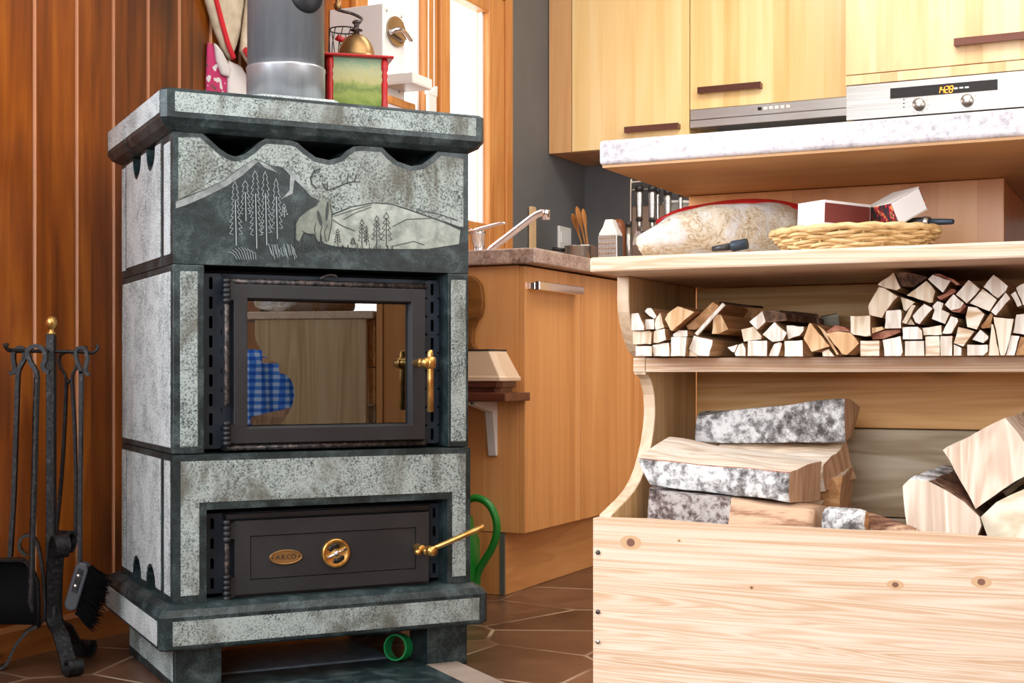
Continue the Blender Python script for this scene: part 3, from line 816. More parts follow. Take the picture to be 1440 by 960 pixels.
part('air_lever', MB().tube(smooth_path([s3 for s3 in (SF.hit(450, 392, 1, .022), SF.hit(456, 389, 1, .018), SF.hit(464, 386.5, 1, .016), SF.hit(472, 388, 1, .016), SF.hit(473, 390, 1, .016))]), .0028, 8), M['iron_worn'], stove)
# ---- ash door
X0, X1 = s2(330, 780, YD)[0], s2(603, 775, YD)[0]
Za, Zb_ = s2(330, 836.5, YD)[1], s2(330, 733, YD)[1]
I0, I1 = s2(352, 780, YD)[0], s2(585, 775, YD)[0]
i0, i1 = s2(352, 815.5, YD)[1], s2(352, 753.5, YD)[1]
mb = MB(); frame_ring(mb, (X0, X1, Za, Zb_), (I0, I1, i0, i1), YD, YD + .010, 0, .0)
mb.box(X0, X1, YD + .010, YD + .022, Za, Zb_)
mb.box(I0 + .0016, I1 - .0016, YD + .002, YD + .010, i0 + .0016, i1 - .0016)
ash = part('ash_door', mb, M['iron_door'], stove)
mb = MB(); ez0 = s2(300, 845, YP)[1]; ez0 = max(ez0, ZB + .004); ez1 = s2(300, 722, YP)[1]
epx0, epx1 = ax0 + .001, s2(313, 780, YP)[0]; eq0, eq1 = s2(604, 770, YP)[0], ax1 - .001
slotted(mb, epx0, epx1, ez0 + .004, ez1, YP, YP + .003, 4, .0068, .021); slotted(mb, eq0, eq1, ez0 + .004, ez1, YP, YP + .003, 4, .0068, .021)
mb.box(epx1, eq0, YP, YP + .006, ez0, Za + .02); mb.box(epx1, eq0, YP, YP + .006, Zb_ - .02, ez1)
mb.box(epx1, epx1 + .03, YP, YP + .006, ez0, ez1); mb.box(eq0 - .03, eq0, YP, YP + .006, ez0, ez1)
part('mounting_plate', mb, M['iron_blue'], stove)
mb = MB(); xx0 = s2(318, 780, .026)[0]
for za_, zb3 in ((Zb_ + .003, Zb_ + .012), (Za - .012, Za - .002)):
    part('door_rim', MB().box(xx0, X1 + .006, .026, .0395, za_, zb3), M['iron'], stove)
hx = s2(319, 780, .008)[0]
k1, k0 = s2(319, 731, .008)[1], s2(319, 763, .008)[1]; k3, k2 = s2(319, 808, .008)[1], s2(319, 846, .008)[1]
hinge(stove, hx, .010, k3, k0, [(k0, k1), (k2, k3)], M['iron'], True)
# air wheel
wx, wz = s2(472.5, 777.5, YD - .002)
R = .0285
mb = MB().lathe([(.001, -.004), (R * .74, -.004), (R * .80, -.0055), (R * .95, -.0055), (R, -.003), (R, .004)], (wx, YD, wz), 'y', 40)
wheel = part('air_wheel', mb, M['brass'], ash, label='round brass air control wheel')
mb = MB()
for c, t in ((112, 1), (292, 1)):
    pts = [(wx + R * .50 * math.cos(math.radians(c + a)) + .0, wz + R * .50 * math.sin(math.radians(c + a))) for a in range(-28, 29, 14)]
    mb.tube([(p[0], YD - .0048, p[1]) for p in pts], [R * .17] * len(pts), 10, squash=(1, .35))
    for e in (pts[0], pts[-1]): mb.lathe([(.001, -.0006), (R * .18, -.0004), (R * .18, .001)], (e[0], YD - .0048, e[1]), 'y', 14)
part('air_slot', mb, M['black_gloss'], wheel)
a = math.radians(22); c_, s_ = math.cos(a), math.sin(a)
mb = MB().tube([(wx - R * .72 * c_, YD - .0065, wz - R * .72 * s_), (wx + R * .74 * c_, YD - .0065, wz + R * .74 * s_)], .0026, 8)
mb.lathe([(.001, -.011), (.0035, -.010), (.006, -.008), (.006, -.003)], (wx, YD, wz), 'y', 16)
part('wheel_bar', mb, M['chrome'], wheel)
# oval maker's plate
ox, oz = s2(402, 783, YD)
pw, ph = .0325, .0142
mb = MB()
def ell(k, w, h): return [(ox + w * math.cos(2 * math.pi * j / 36), oz + h * math.sin(2 * math.pi * j / 36)) for j in range(36)]
mb.prism(ell(0, pw, ph), 'y', YD - .0005, YD + .004, 0); 
mb.tube([(x, YD - .0008, z) for x, z in ell(0, pw - .0012, ph - .0012)], .0011, 6, closed=True)
plate = part('name_plate', mb, M['old_brass'], ash, label='small oval brass name plate')
def text_mesh(s, size):
    cu = bpy.data.curves.new('t', 'FONT'); cu.body = s; cu.size = size; cu.extrude = .0004; cu.align_x = 'CENTER'; cu.align_y = 'CENTER'
    o = bpy.data.objects.new('t', cu); COL.objects.link(o); bpy.context.view_layer.update()
    me = o.to_mesh(); V = [tuple(v.co) for v in me.vertices]; Fc = [list(p.vertices) for p in me.polygons]
    o.to_mesh_clear(); bpy.data.objects.remove(o); bpy.data.curves.remove(cu)
    return V, Fc
def add_text(mb, s, size, x, y, z, m=0, stretch=1.0):
    V, Fc = text_mesh(s, size); b = len(mb.v)
    mb.v += [(x + v[0] * stretch, y - v[2], z + v[1]) for v in V]
    for f in Fc: mb.face([b + i for i in f], m)
mb = MB(); add_text(mb, 'A.R.CO', .0125, ox, YD - .0008, oz)
for sx in (-1, 1): mb.lathe([(.0003, -.0012), (.0018, -.001), (.0018, .0008)], (ox + sx * .0262, YD, oz), 'y', 10)
part('lettering', mb, M['iron'], plate)
# ash door handle
bx, bz = s2(603, 773, -.03)
mb = MB()
mb.lathe([(.006, -.024), (.0075, -.020), (.0075, .012)], (bx - .010, 0, bz + .002), 'y', 14)
p0 = Vector((bx - .002, -.036, bz)); p1 = Vector(SF.hit(681, 740, 1, -.085))
d = (p1 - p0).normalized()
mb.tube([p0 - d * .012, p0 - d * .011, p0 + d * .0], [.001, .0078, .0082], 16)
mb.tube([p0, p0 + d * .02, p0 + (p1 - p0) * .98, p1], [.0052, .0052, .0058, .005], 14)
b0 = len(mb.v)
mb.lathe([(.001, -.058), (.0095, -.056), (.0098, -.04), (.0075, -.024)], (bx - .002, 0, bz), 'y', 16)
mb.lathe([(.001, -.031), (.0062, -.028), (.0072, -.022), (.0062, -.016), (.004, -.012)], (bx - .020, 0, bz - .004), 'y', 12)
part('door_handle', mb, M['brass'], ash, label='brass ash door handle')

# ---- things on the stove
cx_, cy_ = W_ / 2, D_ / 2 + .03
pipe = thing('stove_pipe', 'round grey steel flue pipe rising from the top of the stove', 'stove pipe', SF, (cx_, cy_, ZS))
mb = MB(); oc = .094
oct_ = [(cx_ + oc * 1.12 * sx, cy_ + oc * sy) for sx, sy in ((-1, -.6), (-.75, -1), (.75, -1), (1, -.6), (1, .6), (.75, 1), (-.75, 1), (-1, .6))]
mb.prism(oct_, 'z', ZS, ZS + .046)
part('stone_collar', mb, M['stone_pale_lit'], pipe, bevel=.006)
mb = MB().lathe([(.0815, ZS + .046), (.0815, ZS + .112), (.0825, ZS + .114), (.0825, ZS + .118), (.0805, ZS + .119)], (cx_, cy_, 0), 'z', 48)
part('lower_sleeve', mb, M['sleeve'], pipe)
mb = MB().lathe([(.0798, ZS + .112), (.0798, 2.44)], (cx_, cy_, 0), 'z', 48)
part('upper_pipe', mb, M['pipe'], pipe)
dx_, dz_ = SF.hit(433, -6, 1, cy_ - .085)[0], SF.hit(433, -6, 1, cy_ - .085)[2]
mb = MB().lathe([(.001, -.012), (.030, -.010), (.034, -.004), (.034, .02)], (dx_, cy_ - .076, dz_), 'y', 28)
part('clean_out_cap', mb, M['iron'], pipe)
# ------------------------------------------------------------------ firewood box
WB, TB = 1.06, .018
box = thing('firewood_box', 'pale pine firewood box with curved side panel, two shelves and deep nailed front', 'wood box', BF, (WB / 2, .2, 0))
FZ = .3945
def front_board():
    mb = MB()
    n = 30; prof = []
    for i in range(n + 1):
        x = WB * i / n
        prof.append((x, FZ - .0012 + .0018 * math.sin(i * .9) * math.sin(i * .37)))
    mb.prism([(0, 0)] + prof + [(WB, 0)], 'y', 0, .020)
    for px, py, rx, rz in ((887, 762.5, .0058, .0054), (1259, 822, .0040, .0032), (1380, 818, .0046, .0040), (1057, 826, .0016, .0016), (955, 760, .0012, .0012)):
        h = BF.hit(px, py, 1, 0)
        for k, m in ((1.75, 1), (1.0, 2)):
            mb.prism([(h[0] + rx * k * math.cos(a * .3491) * (1.5 if k > 1.5 else 1), h[2] + rz * k * math.sin(a * .3491)) for a in range(18)], 'y', -.0001 * (3 - k), .002, m)
    return mb
M['knot_halo'] = plain('knot_halo', (.60, .37, .20), .6); M['knot'] = plain('knot_core', (.20, .085, .05), .6, var=.4)
part('front_panel', front_board(), [M['pine'], M['knot_halo'], M['knot']], box)
prof = [(.021, .0), (.021, .396), (.052, .4045), (.0845, .4133), (.110, .4225), (.1327, .4345), (.152, .4500), (.1671, .4680), (.180, .4870), (.1890, .5070), (.1937, .5250), (.1940, .5370), (.1907, .5560), (.1830, .5700), (.1747, .5790), (.165, .5835), (.1545, .5850), (.1545, .5885), (.1545, .6100), (.1430, .6130), (.1300, .6190), (.1180, .6290), (.1070, .6410), (.0960, .6570), (.0890, .6730), (.0868, .6890), (.0875, .7222), (.384, .7222), (.384, 0)]
for x0 in (0, WB - TB):
    mb = MB(); n = len(prof); mb.prism(prof, 'x', x0, x0 + TB, 0, 1)
    part('side_panel', mb, [M['pine_z'], M['pine_in_z']], box, bevel=.0015)
part('top_shelf', MB().box(-.004, WB + .004, -.003, .404, .7226, .7426), M['pine'], box, bevel=.003)
part('middle_shelf', MB().box(TB + .0004, WB - TB - .0004, .1526, .3835, .5890, .6095).box(-.0006, TB, .1520, .1545, .5890, .6095), M['pine'], box, bevel=.002)
zs = [0, .20, .372, BF.hit(1200, 602, 1, .384)[2], .60, .7222]
for a, b, m in zip(zs[:-1], zs[1:], ('pine_in', 'back_grey', 'back_grey', 'pine_in', 'pine_in')):
    if m == 'back_grey' and 'back_grey' not in M:
        M['back_grey'] = wood('weathered_back_board', (.30, .21, .12), (.46, .37, .25), (.58, .50, .38), 'x', 60, 2.2, None, .65, knots=4, lines=.8)
    part('back_board', MB().box(TB + .0005, WB - TB - .0005, .3842, .402, a + .001, b - .001), M[m], box, bevel=.0015)
part('floor_board', MB().box(TB + .0005, WB - TB - .0005, .021, .3838, .288, .306), M['pine_in'], box)
for (px, py) in ((841, 776.5), (841, 860), (841, 902)):
    h = BF.hit(px, py, 1, 0)
    part('nail', MB().lathe([(.0004, -.0022), (.0030, -.0018), (.0034, .001)], (h[0], 0, h[2]), 'y', 12), M['steel' if py > 890 else 'iron_worn'], box)

# ------------------------------------------------------------------ kindling on the middle shelf
L1 = (880, 380, 7.111); L2 = (1040, 380, 7.111); L3 = (1200, 370, 6.62); L4 = (1310, 370, 6.62)
LOW, PILE = 'low stack by curved side panel', 'tall stack'
kind = [
 # crop, outline, material, depth offset, where, what, extra bark outline
 (L1, [(98,757),(260,757),(260,856),(98,856)], 'w', 0, 'first from curved side panel in bottom row', 'flat white kindling stick'),
 (L1, [(268,748),(430,724),(436,856),(282,856)], 'w', .004, 'second from curved side panel in bottom row', 'flat white kindling stick'),
 (L1, [(455,667),(608,667),(592,858),(450,858)], 'w', -.004, 'third from curved side panel in bottom row', 'tall white kindling block with frayed foot'),
 (L1, [(632,858),(640,798),(718,858)], 'p', .002, 'under the grey-white wedge in bottom row', 'small pale kindling sliver'),
 (L1, [(634,780),(682,652),(868,697),(832,856),(722,852),(640,792)], 'w', .004, 'leaning fourth in bottom row beneath the lath', 'grey-white kindling wedge'),
 (L1, [(1017,770),(1118,740),(1087,820),(1060,812)], 'w', .006, 'tip of it pointing at the grey-white wedge, bottom row', 'tiny white triangular kindling stick'),
 (L1, [(1090,832),(1130,742),(1170,728),(1196,780),(1196,856),(1100,856)], 'w', .002, 'beside tiny white triangle in bottom row', 'slanted white kindling stick'),
 (L1, [(64,605),(238,605),(256,626),(250,738),(75,738),(64,700)], 'p', .003, 'on the first two sticks, second row against side panel', 'wide cream kindling block'),
 (L1, [(285,606),(388,582),(402,693),(318,726),(278,722)], 'p', 0, 'beside wide cream block in second row', 'ridged cream kindling stick with brown side'),
 (L1, [(472,640),(530,600),(615,600),(615,660),(476,660)], 'w', .005, 'lying on tall frayed white block', 'thin white kindling stick'),
 (L1, [(45,432),(125,427),(180,555),(180,598),(50,600)], 'w', -.003, 'upright against side panel, above wide cream block', 'large white kindling stick'),
 (L1, [(194,490),(284,488),(284,588),(196,590)], 'w', .004, 'between large white stick and narrow cream wedge', 'small square white kindling stick'),
 (L1, [(188,410),(215,377),(255,377),(308,455),(290,484),(235,455)], 'w', .006, 'topmost of the sticks by side panel', 'short white kindling stick tilted sideways'),
 (L1, [(288,540),(302,480),(345,422),(384,570),(300,598)], 'p', .002, 'standing against big tan block', 'narrow cream kindling wedge'),
 (L1, [(390,487),(420,430),(520,360),(545,366),(688,416),(500,570),(462,606),(440,588)], 't', -.002, 'resting on ridged cream stick', 'big tan kindling block split at an angle'),
 (L1, [(602,556),(740,442),(870,317),(932,352),(880,430),(800,520),(700,592),(620,592)], 'd', .020, 'behind the white lath', 'orange-tan kindling block'),
 (L1, [(862,635),(882,472),(907,442),(950,442),(1023,590),(930,633)], 't', .012, 'right under the plank behind the lath', 'tan triangular kindling log with long orange side'),
 (L2, [(83,705),(275,702),(272,856),(80,856)], 'w', 0, 'seventh in bottom row, beside slanted white stick', 'broad square white kindling stick'),
 (L2, [(295,856),(345,737),(400,717),(424,730),(386,856)], 'w', .003, 'between two broad square sticks in bottom row', 'narrow slanted white kindling stick'),
 (L2, [(446,707),(628,697),(634,856),(450,856)], 'w', 0, 'next to upright tan wedge in bottom row', 'broad square white kindling stick'),
 (L2, [(827,815),(890,787),(945,856),(832,856)], 'p', .004, 'under two tan wedges in bottom row', 'tiny pale kindling stick'),
 (L2, [(17,590),(140,562),(223,660),(215,690),(42,712)], 'p', .004, 'in second row under the barked white stick', 'greyish cream kindling stick'),
 (L2, [(232,640),(350,517),(472,625),(430,700),(330,715)], 'w', -.002, 'standing on its corner in second row', 'diamond-shaped white kindling stick'),
 (L2, [(470,552),(640,562),(640,600),(600,650),(487,690)], 'w', .003, 'above broad square stick next to tan wedge', 'cracked white kindling stick'),
 (L2, [(97,515),(225,407),(260,515),(177,593)], 'w', -.002, 'topmost on greyish cream stick', 'tilted white kindling stick with dark barked side', [(228,405),(330,400),(455,430),(470,500),(300,520),(264,515)]),
 (L2, [(640,680),(692,537),(712,527),(900,760),(722,815)], 't', -.003, 'upright in middle of shelf', 'rough tan kindling wedge'),
 (L2, [(775,545),(842,592),(990,838),(975,846),(925,775),(850,655)], 't', .004, 'squeezed between two tan pieces', 'thin tan kindling splinter'),
 (L2, [(868,632),(985,608),(1108,622),(1192,730),(1072,845),(1022,833)], 't', -.002, 'mid shelf beside thin tan splinter', 'half-round tan kindling log with red bark cap', [(858,617),(960,548),(1050,567),(1110,612),(985,603),(875,628)]),
 (L3, [(-28,492),(155,486),(160,672),(112,682),(0,664),(-25,640)], 'p', -.002, 'above half-round tan log and brown-lined stick', 'large cream kindling block'),
 (L3, [(67,722),(240,718),(240,864),(67,864)], 'l', 0, 'first of tall stack in bottom row', 'brown-lined square kindling stick'),
 (L3, [(272,715),(438,678),(460,825),(440,862),(290,866)], 'w', .002, 'second of tall stack in bottom row', 'chipped white kindling block'),
 (L3, [(482,726),(655,722),(660,862),(482,862)], 'w', 0, 'third of tall stack in bottom row', 'square white kindling stick'),
 (L3, [(670,682),(800,678),(804,862),(670,862)], 'l', .003, 'fourth of tall stack in bottom row', 'tall lined kindling stick'),
 (L3, [(812,678),(922,675),(918,862),(812,862)], 'w', .002, 'fifth of tall stack in bottom row', 'tall white kindling stick'),
 (L3, [(172,602),(265,590),(290,612),(176,655)], 't', .004, 'under white upright block at edge of tall stack', 'tan kindling stick with red bark underside', [(172,660),(300,625),(430,612),(438,640),(280,703),(178,708)]),
 (L3, [(454,597),(600,592),(638,626),(643,706),(460,706)], 'w', 0, 'above third stick of tall stack', 'oblong white kindling stick'),
 (L3, [(645,602),(818,577),(823,665),(654,670)], 'p', .003, 'above tall lined stick', 'flat cream kindling stick with nail mark'),
 (L3, [(292,600),(307,442),(438,432),(448,450),(444,604),(300,608)], 'w', -.003, 'upright under large tan block of tall stack', 'white kindling block'),
 (L3, [(137,400),(152,370),(237,222),(290,232),(412,310),(300,447),(265,508),(150,480)], 'p2', -.004, 'overhanging tall stack at its edge', 'large pale tan kindling block'),
 (L3, [(222,200),(375,88),(438,230),(405,252),(290,226)], 'p2', 0, 'topmost at edge of tall stack', 'pale tan kindling wedge with brown bark', [(392,90),(440,78),(560,95),(690,130),(640,168),(560,218),(452,213)]),
 (L3, [(498,300),(680,163),(763,260),(738,363),(710,368)], 'p2', .002, 'near top of tall stack under barked white stick', 'tan three-sided kindling stick'),
 (L3, [(694,150),(740,107),(903,165),(833,273)], 'w', -.002, 'high on tall stack', 'white kindling stick under curled red bark', [(745,100),(800,97),(930,150),(990,195),(960,205),(908,166)]),
 (L4, [(50,312),(130,282),(180,237),(220,242),(223,268),(80,343)], 'b', -.003, 'wedged under barked white stick in tall stack', 'curved sliver of red bark'),
 (L3, [(442,317),(573,362),(490,446),(467,430)], 'p2', .005, 'under the tan three-sided stick', 'small tan kindling wedge'),
 (L3, [(452,550),(545,388),(578,392),(492,566)], 'p2', .001, 'leaning beside white upright block', 'narrow splintered kindling stick'),
 (L3, [(500,570),(535,518),(572,572)], 'p2', .006, 'between narrow splintered stick and white leaning stick', 'little triangular kindling offcut'),
 (L3, [(553,490),(660,378),(737,420),(615,567),(577,548)], 'w', -.002, 'leaning above flat cream stick', 'white rectangular kindling stick'),
 (L4, [(7,400),(55,352),(110,373),(93,432),(168,467),(125,564),(2,518),(28,435)], 'w', .003, 'mid height of tall stack beside leaning white stick', 'notched white kindling stick'),
 (L4, [(123,385),(205,288),(298,370),(270,418),(180,438)], 'w', -.003, 'under the square diamond stick of tall stack', 'rounded white kindling stick with bark below', [(182,442),(270,422),(300,378),(322,400),(260,458),(200,453)]),
 (L4, [(225,290),(345,155),(448,240),(326,374)], 'w', 0, 'upper part of tall stack', 'large square white kindling stick on its corner'),
 (L4, [(354,373),(477,238),(608,338),(540,446)], 'l', .003, 'upper part of tall stack below the topmost', 'brown-striped kindling block'),
 (L4, [(483,222),(575,108),(710,215),(690,258),(617,326)], 'w', 0, 'topmost of the tall stack', 'greyish white kindling block'),
 (L4, [(552,448),(690,270),(733,330),(595,486)], 'w', -.004, 'leaning against brown-striped block', 'bright white kindling stick'),
 (L4, [(318,500),(342,402),(420,412),(493,475),(420,616),(332,593)], 'l', 0, 'centre of tall stack under brown-striped block', 'upright grained kindling block'),
 (L4, [(100,653),(180,493),(240,512),(248,540),(185,652),(140,658)], 'w', .002, 'leaning above fifth bottom stick', 'white bow-shaped kindling stick'),
 (L4, [(213,725),(247,593),(398,632),(295,776),(207,743)], 'l', 0, 'below upright grained block', 'pinkish grained kindling block'),
 (L4, [(378,710),(455,618),(528,680),(523,705),(480,742)], 'w', .003, 'above flat white stick of bottom row', 'five-sided white kindling stick'),
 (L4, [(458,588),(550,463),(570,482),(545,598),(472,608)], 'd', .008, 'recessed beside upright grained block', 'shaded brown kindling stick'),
 (L4, [(207,862),(207,755),(278,788),(276,862)], 'w', .003, 'sixth of tall stack in bottom row', 'narrow white kindling stick'),
 (L4, [(332,757),(523,757),(523,820),(480,862),(332,862)], 'w', 0, 'seventh of tall stack in bottom row', 'flat white kindling stick'),
 (L4, [(532,862),(556,563),(573,573),(630,862)], 'p', .002, 'eighth of tall stack, beside large upright slab', 'thin cream kindling wedge'),
 (L4, [(578,500),(763,517),(733,680),(690,835),(680,862),(642,862)], 'p', -.002, 'ninth of tall stack in bottom row', 'large upright cream kindling slab'),
 (L4, [(694,862),(740,671),(820,678),(770,862)], 'w', .001, 'leaning against large upright slab', 'slanted white kindling stick'),
 (L4, [(759,648),(790,478),(861,472),(930,477),(905,675)], 'w', 0, 'above slanted white stick at open end', 'big white kindling block'),
 (L4, [(738,290),(780,262),(838,390),(800,406)], 'w', .002, 'at edge of tall stack beside cracked piece', 'narrow white kindling stick'),
 (L4, [(788,230),(820,203),(900,172),(905,398),(850,386)], 'w', 0, 'high at open end of tall stack', 'cracked white kindling block'),
 (L4, [(785,862),(830,685),(910,695),(910,862)], 'd', .004, 'last in bottom row at open end', 'brown barked kindling stick'),
]
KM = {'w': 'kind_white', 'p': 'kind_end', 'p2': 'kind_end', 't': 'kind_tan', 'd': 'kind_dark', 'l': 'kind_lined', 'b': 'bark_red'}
M['kind_lined'] = wood('kindling_end_lined', (.56, .36, .20), (.80, .66, .50), (.90, .82, .70), 'x', 130, 8, None, .7, lines=1.0, bump=.4, spec=.25)
YK = .098
rnd = random.Random(11)
for it in kind:
    (ox_, oy_, sc_), poly, mk, off, where, what = it[:6]
    def conv(P, yy):
        return [(lambda h: (h[0], max(h[2], .6099)))(BF.hit(ox_ + x / sc_, oy_ + y / sc_, 1, yy)) for x, y in P]
    y0 = YK + off + rnd.uniform(-.001, .001)
    mb = MB()
    pts = conv(poly, y0)
    pts = [(max(x, TB + .0008), z) for x, z in pts]
    cxm = sum(p[0] for p in pts) / len(pts); czm = sum(p[1] for p in pts) / len(pts)
    pts = [(cxm + (p[0] - cxm) * .996, (czm + (p[1] - czm) * .996) if p[1] > .6105 else .6099) for p in pts]
    ln = rnd.uniform(.23, .27)
    ln = min(ln, .379 - y0)
    # slightly ragged cut: subdivide the outline, push in a little
    fine = []
    for i, p in enumerate(pts):
        q = pts[(i + 1) % len(pts)]; L = math.hypot(q[0] - p[0], q[1] - p[1]); k = max(1, int(L / .007))
        for j in range(k):
            t = j / k; jx = rnd.uniform(-.0006, .0006) if j else 0
            fine.append((p[0] + (q[0] - p[0]) * t + jx, max(p[1] + (q[1] - p[1]) * t + (rnd.uniform(-.0006, .0006) if j else 0), .6099)))
    k = .985
    side_m = 1
    n = len(fine); b = len(mb.v)
    tilt = rnd.uniform(-.05, .05)
    for f, yy in ((1, y0), (1, y0 + ln * .3), (.99, y0 + ln * .7), (.98, y0 + ln)):
        mb.v += [(cxm + (x - cxm) * f, yy + (tilt * (x - cxm) if yy == y0 else 0), max(.6099, czm + (z - czm) * f)) for x, z in fine]
    mb.face(list(range(b, b + n)), 0); mb.face(list(range(b + 4 * n - 1, b + 3 * n - 1, -1)), 0)
    for r in range(3):
        for j in range(n):
            q = (j + 1) % n; mb.face([b + r * n + j, b + r * n + q, b + (r + 1) * n + q, b + (r + 1) * n + j], 1)
    if len(it) > 6:
        bp = conv(it[6], y0 + .003)
        bm_ = 2
        if 'brown bark' in what or 'dark barked' in what: bm_ = 3
        mb.prism(bp, 'y', y0 + .003, y0 + ln * .9, bm_)
    bx_ = (cxm, y0 + ln / 2, min(p[1] for p in pts))
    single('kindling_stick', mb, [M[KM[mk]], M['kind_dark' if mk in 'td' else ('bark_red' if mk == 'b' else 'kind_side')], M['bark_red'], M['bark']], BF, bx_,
           what + ', ' + where, 'kindling', 'kindling on the middle shelf')

def lb(px, py, y): return Vector(BF.hit(px, py, 1, y))
# lath leaning across the low stack
p0, p1 = lb(880 + 708 / 7.111, 380 + 640 / 7.111, .092), lb(880 + 985 / 7.111, 380 + 337 / 7.111, .094)
single('lath', MB().strap([p0, (p0 + p1) / 2 + Vector((0, -.0005, 0)), p1], .0075, .0045, (0, 1, .1)), M['kind_white'], BF, tuple(p0),
       'thin white lath leaning slantwise across the low kindling stack', 'kindling', 'kindling on the middle shelf')

def rough(v, amp, fr=14, seed=0):
    p = Vector((v[0] * fr + seed, v[1] * fr * 1.3, v[2] * fr * 1.7 + seed * .7))
    return Vector((mnoise.noise(p), mnoise.noise(p + Vector((9, 3, 5))), mnoise.noise(p + Vector((2, 8, 1))))) * amp

def quad_log(name, Lq, Rq, side, ends, label, group, bulge=(0, 0, 0, 0), amp=.004, nseg=22, k=9, seed=1, segmat=None, fr=16):
    """Lq, Rq: corners of the two ends in the order front-bottom, front-top, back-top, back-bottom; side: materials of front, top, back, bottom."""
    mb = MB(); rings = []; sm = []
    mats = []
    def mi(m):
        if m not in mats: mats.append(m)
        return mats.index(m)
    for s in range(nseg + 1):
        t = s / nseg; c = [Vector(a).lerp(Vector(b), t) for a, b in zip(Lq, Rq)]
        cen = sum(c, Vector()) / 4; ring = []
        for e in range(4):
            a, b = c[e], c[(e + 1) % 4]
            out = ((a + b) / 2 - cen).normalized()
            for j in range(k):
                u = 0 if j == 0 else .035 + .93 * (j - 1) / (k - 2); p = a.lerp(b, u) + out * bulge[e] * 4 * u * (1 - u)
                edge = 0 if s in (0, nseg) else 1
                ring.append(p + rough(p, amp * (.6 if not edge else 1), fr, seed))
        rings.append(ring)
    b = 0; n = 4 * k
    for r in rings: mb.v += [tuple(p) for p in r]
    for s in range(nseg):
        for j in range(n):
            q = (j + 1) % n; e = j // k
            m = side[e]
            if m == 'birch' and ((j % k == k - 1 and side[(e + 1) % 4] != 'birch') or (j % k == 0 and side[e - 1] != 'birch')) and nseg > 3: m = 'bark_red' if j else m
            if segmat: m = segmat(s / nseg, e, m)
            mb.face([s * n + j, s * n + q, (s + 1) * n + q, (s + 1) * n + j], mi(m), m in ('birch', 'bark', 'bark_old', 'peeled'))
    mb.face(list(range(n))[::-1], mi(ends[0])); mb.face([nseg * n + j for j in range(n)], mi(ends[1]))
    base = tuple(sum((Vector(p) for p in mb.v), Vector()) / len(mb.v)); base = (base[0], base[1], min(p[2] for p in mb.v))
    return single(name, mb, [M[m] for m in mats], BF, base, label, 'log' if name != 'kindling_stick' else 'kindling', group)

GL = 'split logs in the box'
# behind the low kindling: a split plank, a barked stick and a weathered stick
KG = 'kindling on the middle shelf'
quad_log('kindling_stick', [lb(1004, 449, .29), lb(1008, 430, .285), lb(1012, 424, .33), lb(1008, 440, .335)], [lb(1078, 452, .25), lb(1074, 434, .25), lb(1072, 430, .30), lb(1076, 446, .30)],
         ['kind_dark', 'bark', 'bark', 'kind_dark'], ['kind_tan', 'kind_tan'], 'long orange split stick with bark edge lying behind white lath', KG, amp=.0012, seed=5)
quad_log('kindling_stick', [lb(1098, 459, .30), lb(1096, 443, .295), lb(1098, 438, .335), lb(1100, 452, .34)], [lb(1154, 460, .27), lb(1152, 448, .27), lb(1150, 444, .31), lb(1153, 456, .31)],
         ['bark'] * 4, ['kind_dark'] * 2, 'rounded dark-barked stick lying behind diamond-shaped white stick', KG, bulge=(.004,) * 4, amp=.0015, seed=7)
quad_log('kindling_stick', [lb(1155, 460, .32), lb(1153, 446, .32), lb(1154, 444, .36), lb(1156, 456, .36)], [lb(1181, 457, .31), lb(1178, 440.5, .31), lb(1178, 440, .35), lb(1181, 455, .35)],
         ['grey_wood'] * 4, ['grey_wood'] * 2, 'weathered grey stick lying by back boards above half-round tan log', KG, amp=.0008, seed=8)

# ------------------------------------------------------------------ big logs
quad_log('log', [lb(914, 681, .060), lb(898, 644, .062), lb(941, 614, .168), lb(945, 655, .172)], [lb(1111, 707, .050), lb(1111, 663, .052), lb(1154, 648.5, .150), lb(1153, 702, .150)],
         ['birch', 'log_split', 'log_split', 'bark'], ['log_end_brown', 'log_end_brown'], 'birch log with pale split top, foremost on the barked log', GL, bulge=(.004, .001, 0, 0), amp=.0032, seed=2)
quad_log('log', [lb(978, 622, .250), lb(980, 584, .250), lb(990, 579, .330), lb(992, 618, .335)], [lb(1189, 622, .215), lb(1187, 560, .215), lb(1210, 573, .300), lb(1197, 614, .300)],
         ['birch', 'birch', 'log_split', 'log_split'], ['log_end', 'log_end_brown'], 'large birch-barked log lying highest against back boards', GL, bulge=(.005, .003, 0, 0), amp=.003, seed=3)
quad_log('log', [lb(990, 668, .185), lb(985, 648, .185), lb(1015, 622, .262), lb(1020, 668, .270)], [lb(1160, 690, .178), lb(1157, 652, .178), lb(1190, 624, .262), lb(1204, 672, .262)],
         ['log_split', 'log_split', 'log_split', 'log_split'], ['log_end_brown', 'log_end_brown'], 'frayed split log squeezed between two birch-barked logs', GL, amp=.0055, seed=4, fr=34)
quad_log('log', [lb(1080, 722, .20), lb(1080, 690, .20), lb(1090, 684, .28), lb(1090, 722, .28)], [lb(1178, 742, .19), lb(1184, 668, .19), lb(1200, 655, .27), lb(1196, 716, .27)],
         ['kind_dark', 'log_split', 'log_split', 'bark'], ['log_end_brown', 'log_end_brown'], 'brown split log showing its ragged end below frayed log', GL, amp=.004, seed=14, fr=30)
quad_log('log', [lb(909, 775, .034), lb(913, 688, .040), lb(918, 684, .120), lb(915, 770, .120)], [lb(1145, 775, .034), lb(1145, 717, .040), lb(1163, 712, .120), lb(1163, 770, .120)],
         ['bark_old', 'bark_old', 'peeled', 'bark'], ['log_end', 'log_end'], 'dark-barked log with peeled half, just behind front board', GL, bulge=(.003, .002, 0, 0), amp=.0035, seed=6,
         segmat=lambda t, e, m: 'peeled' if t > .48 and e in (0, 1) else m)

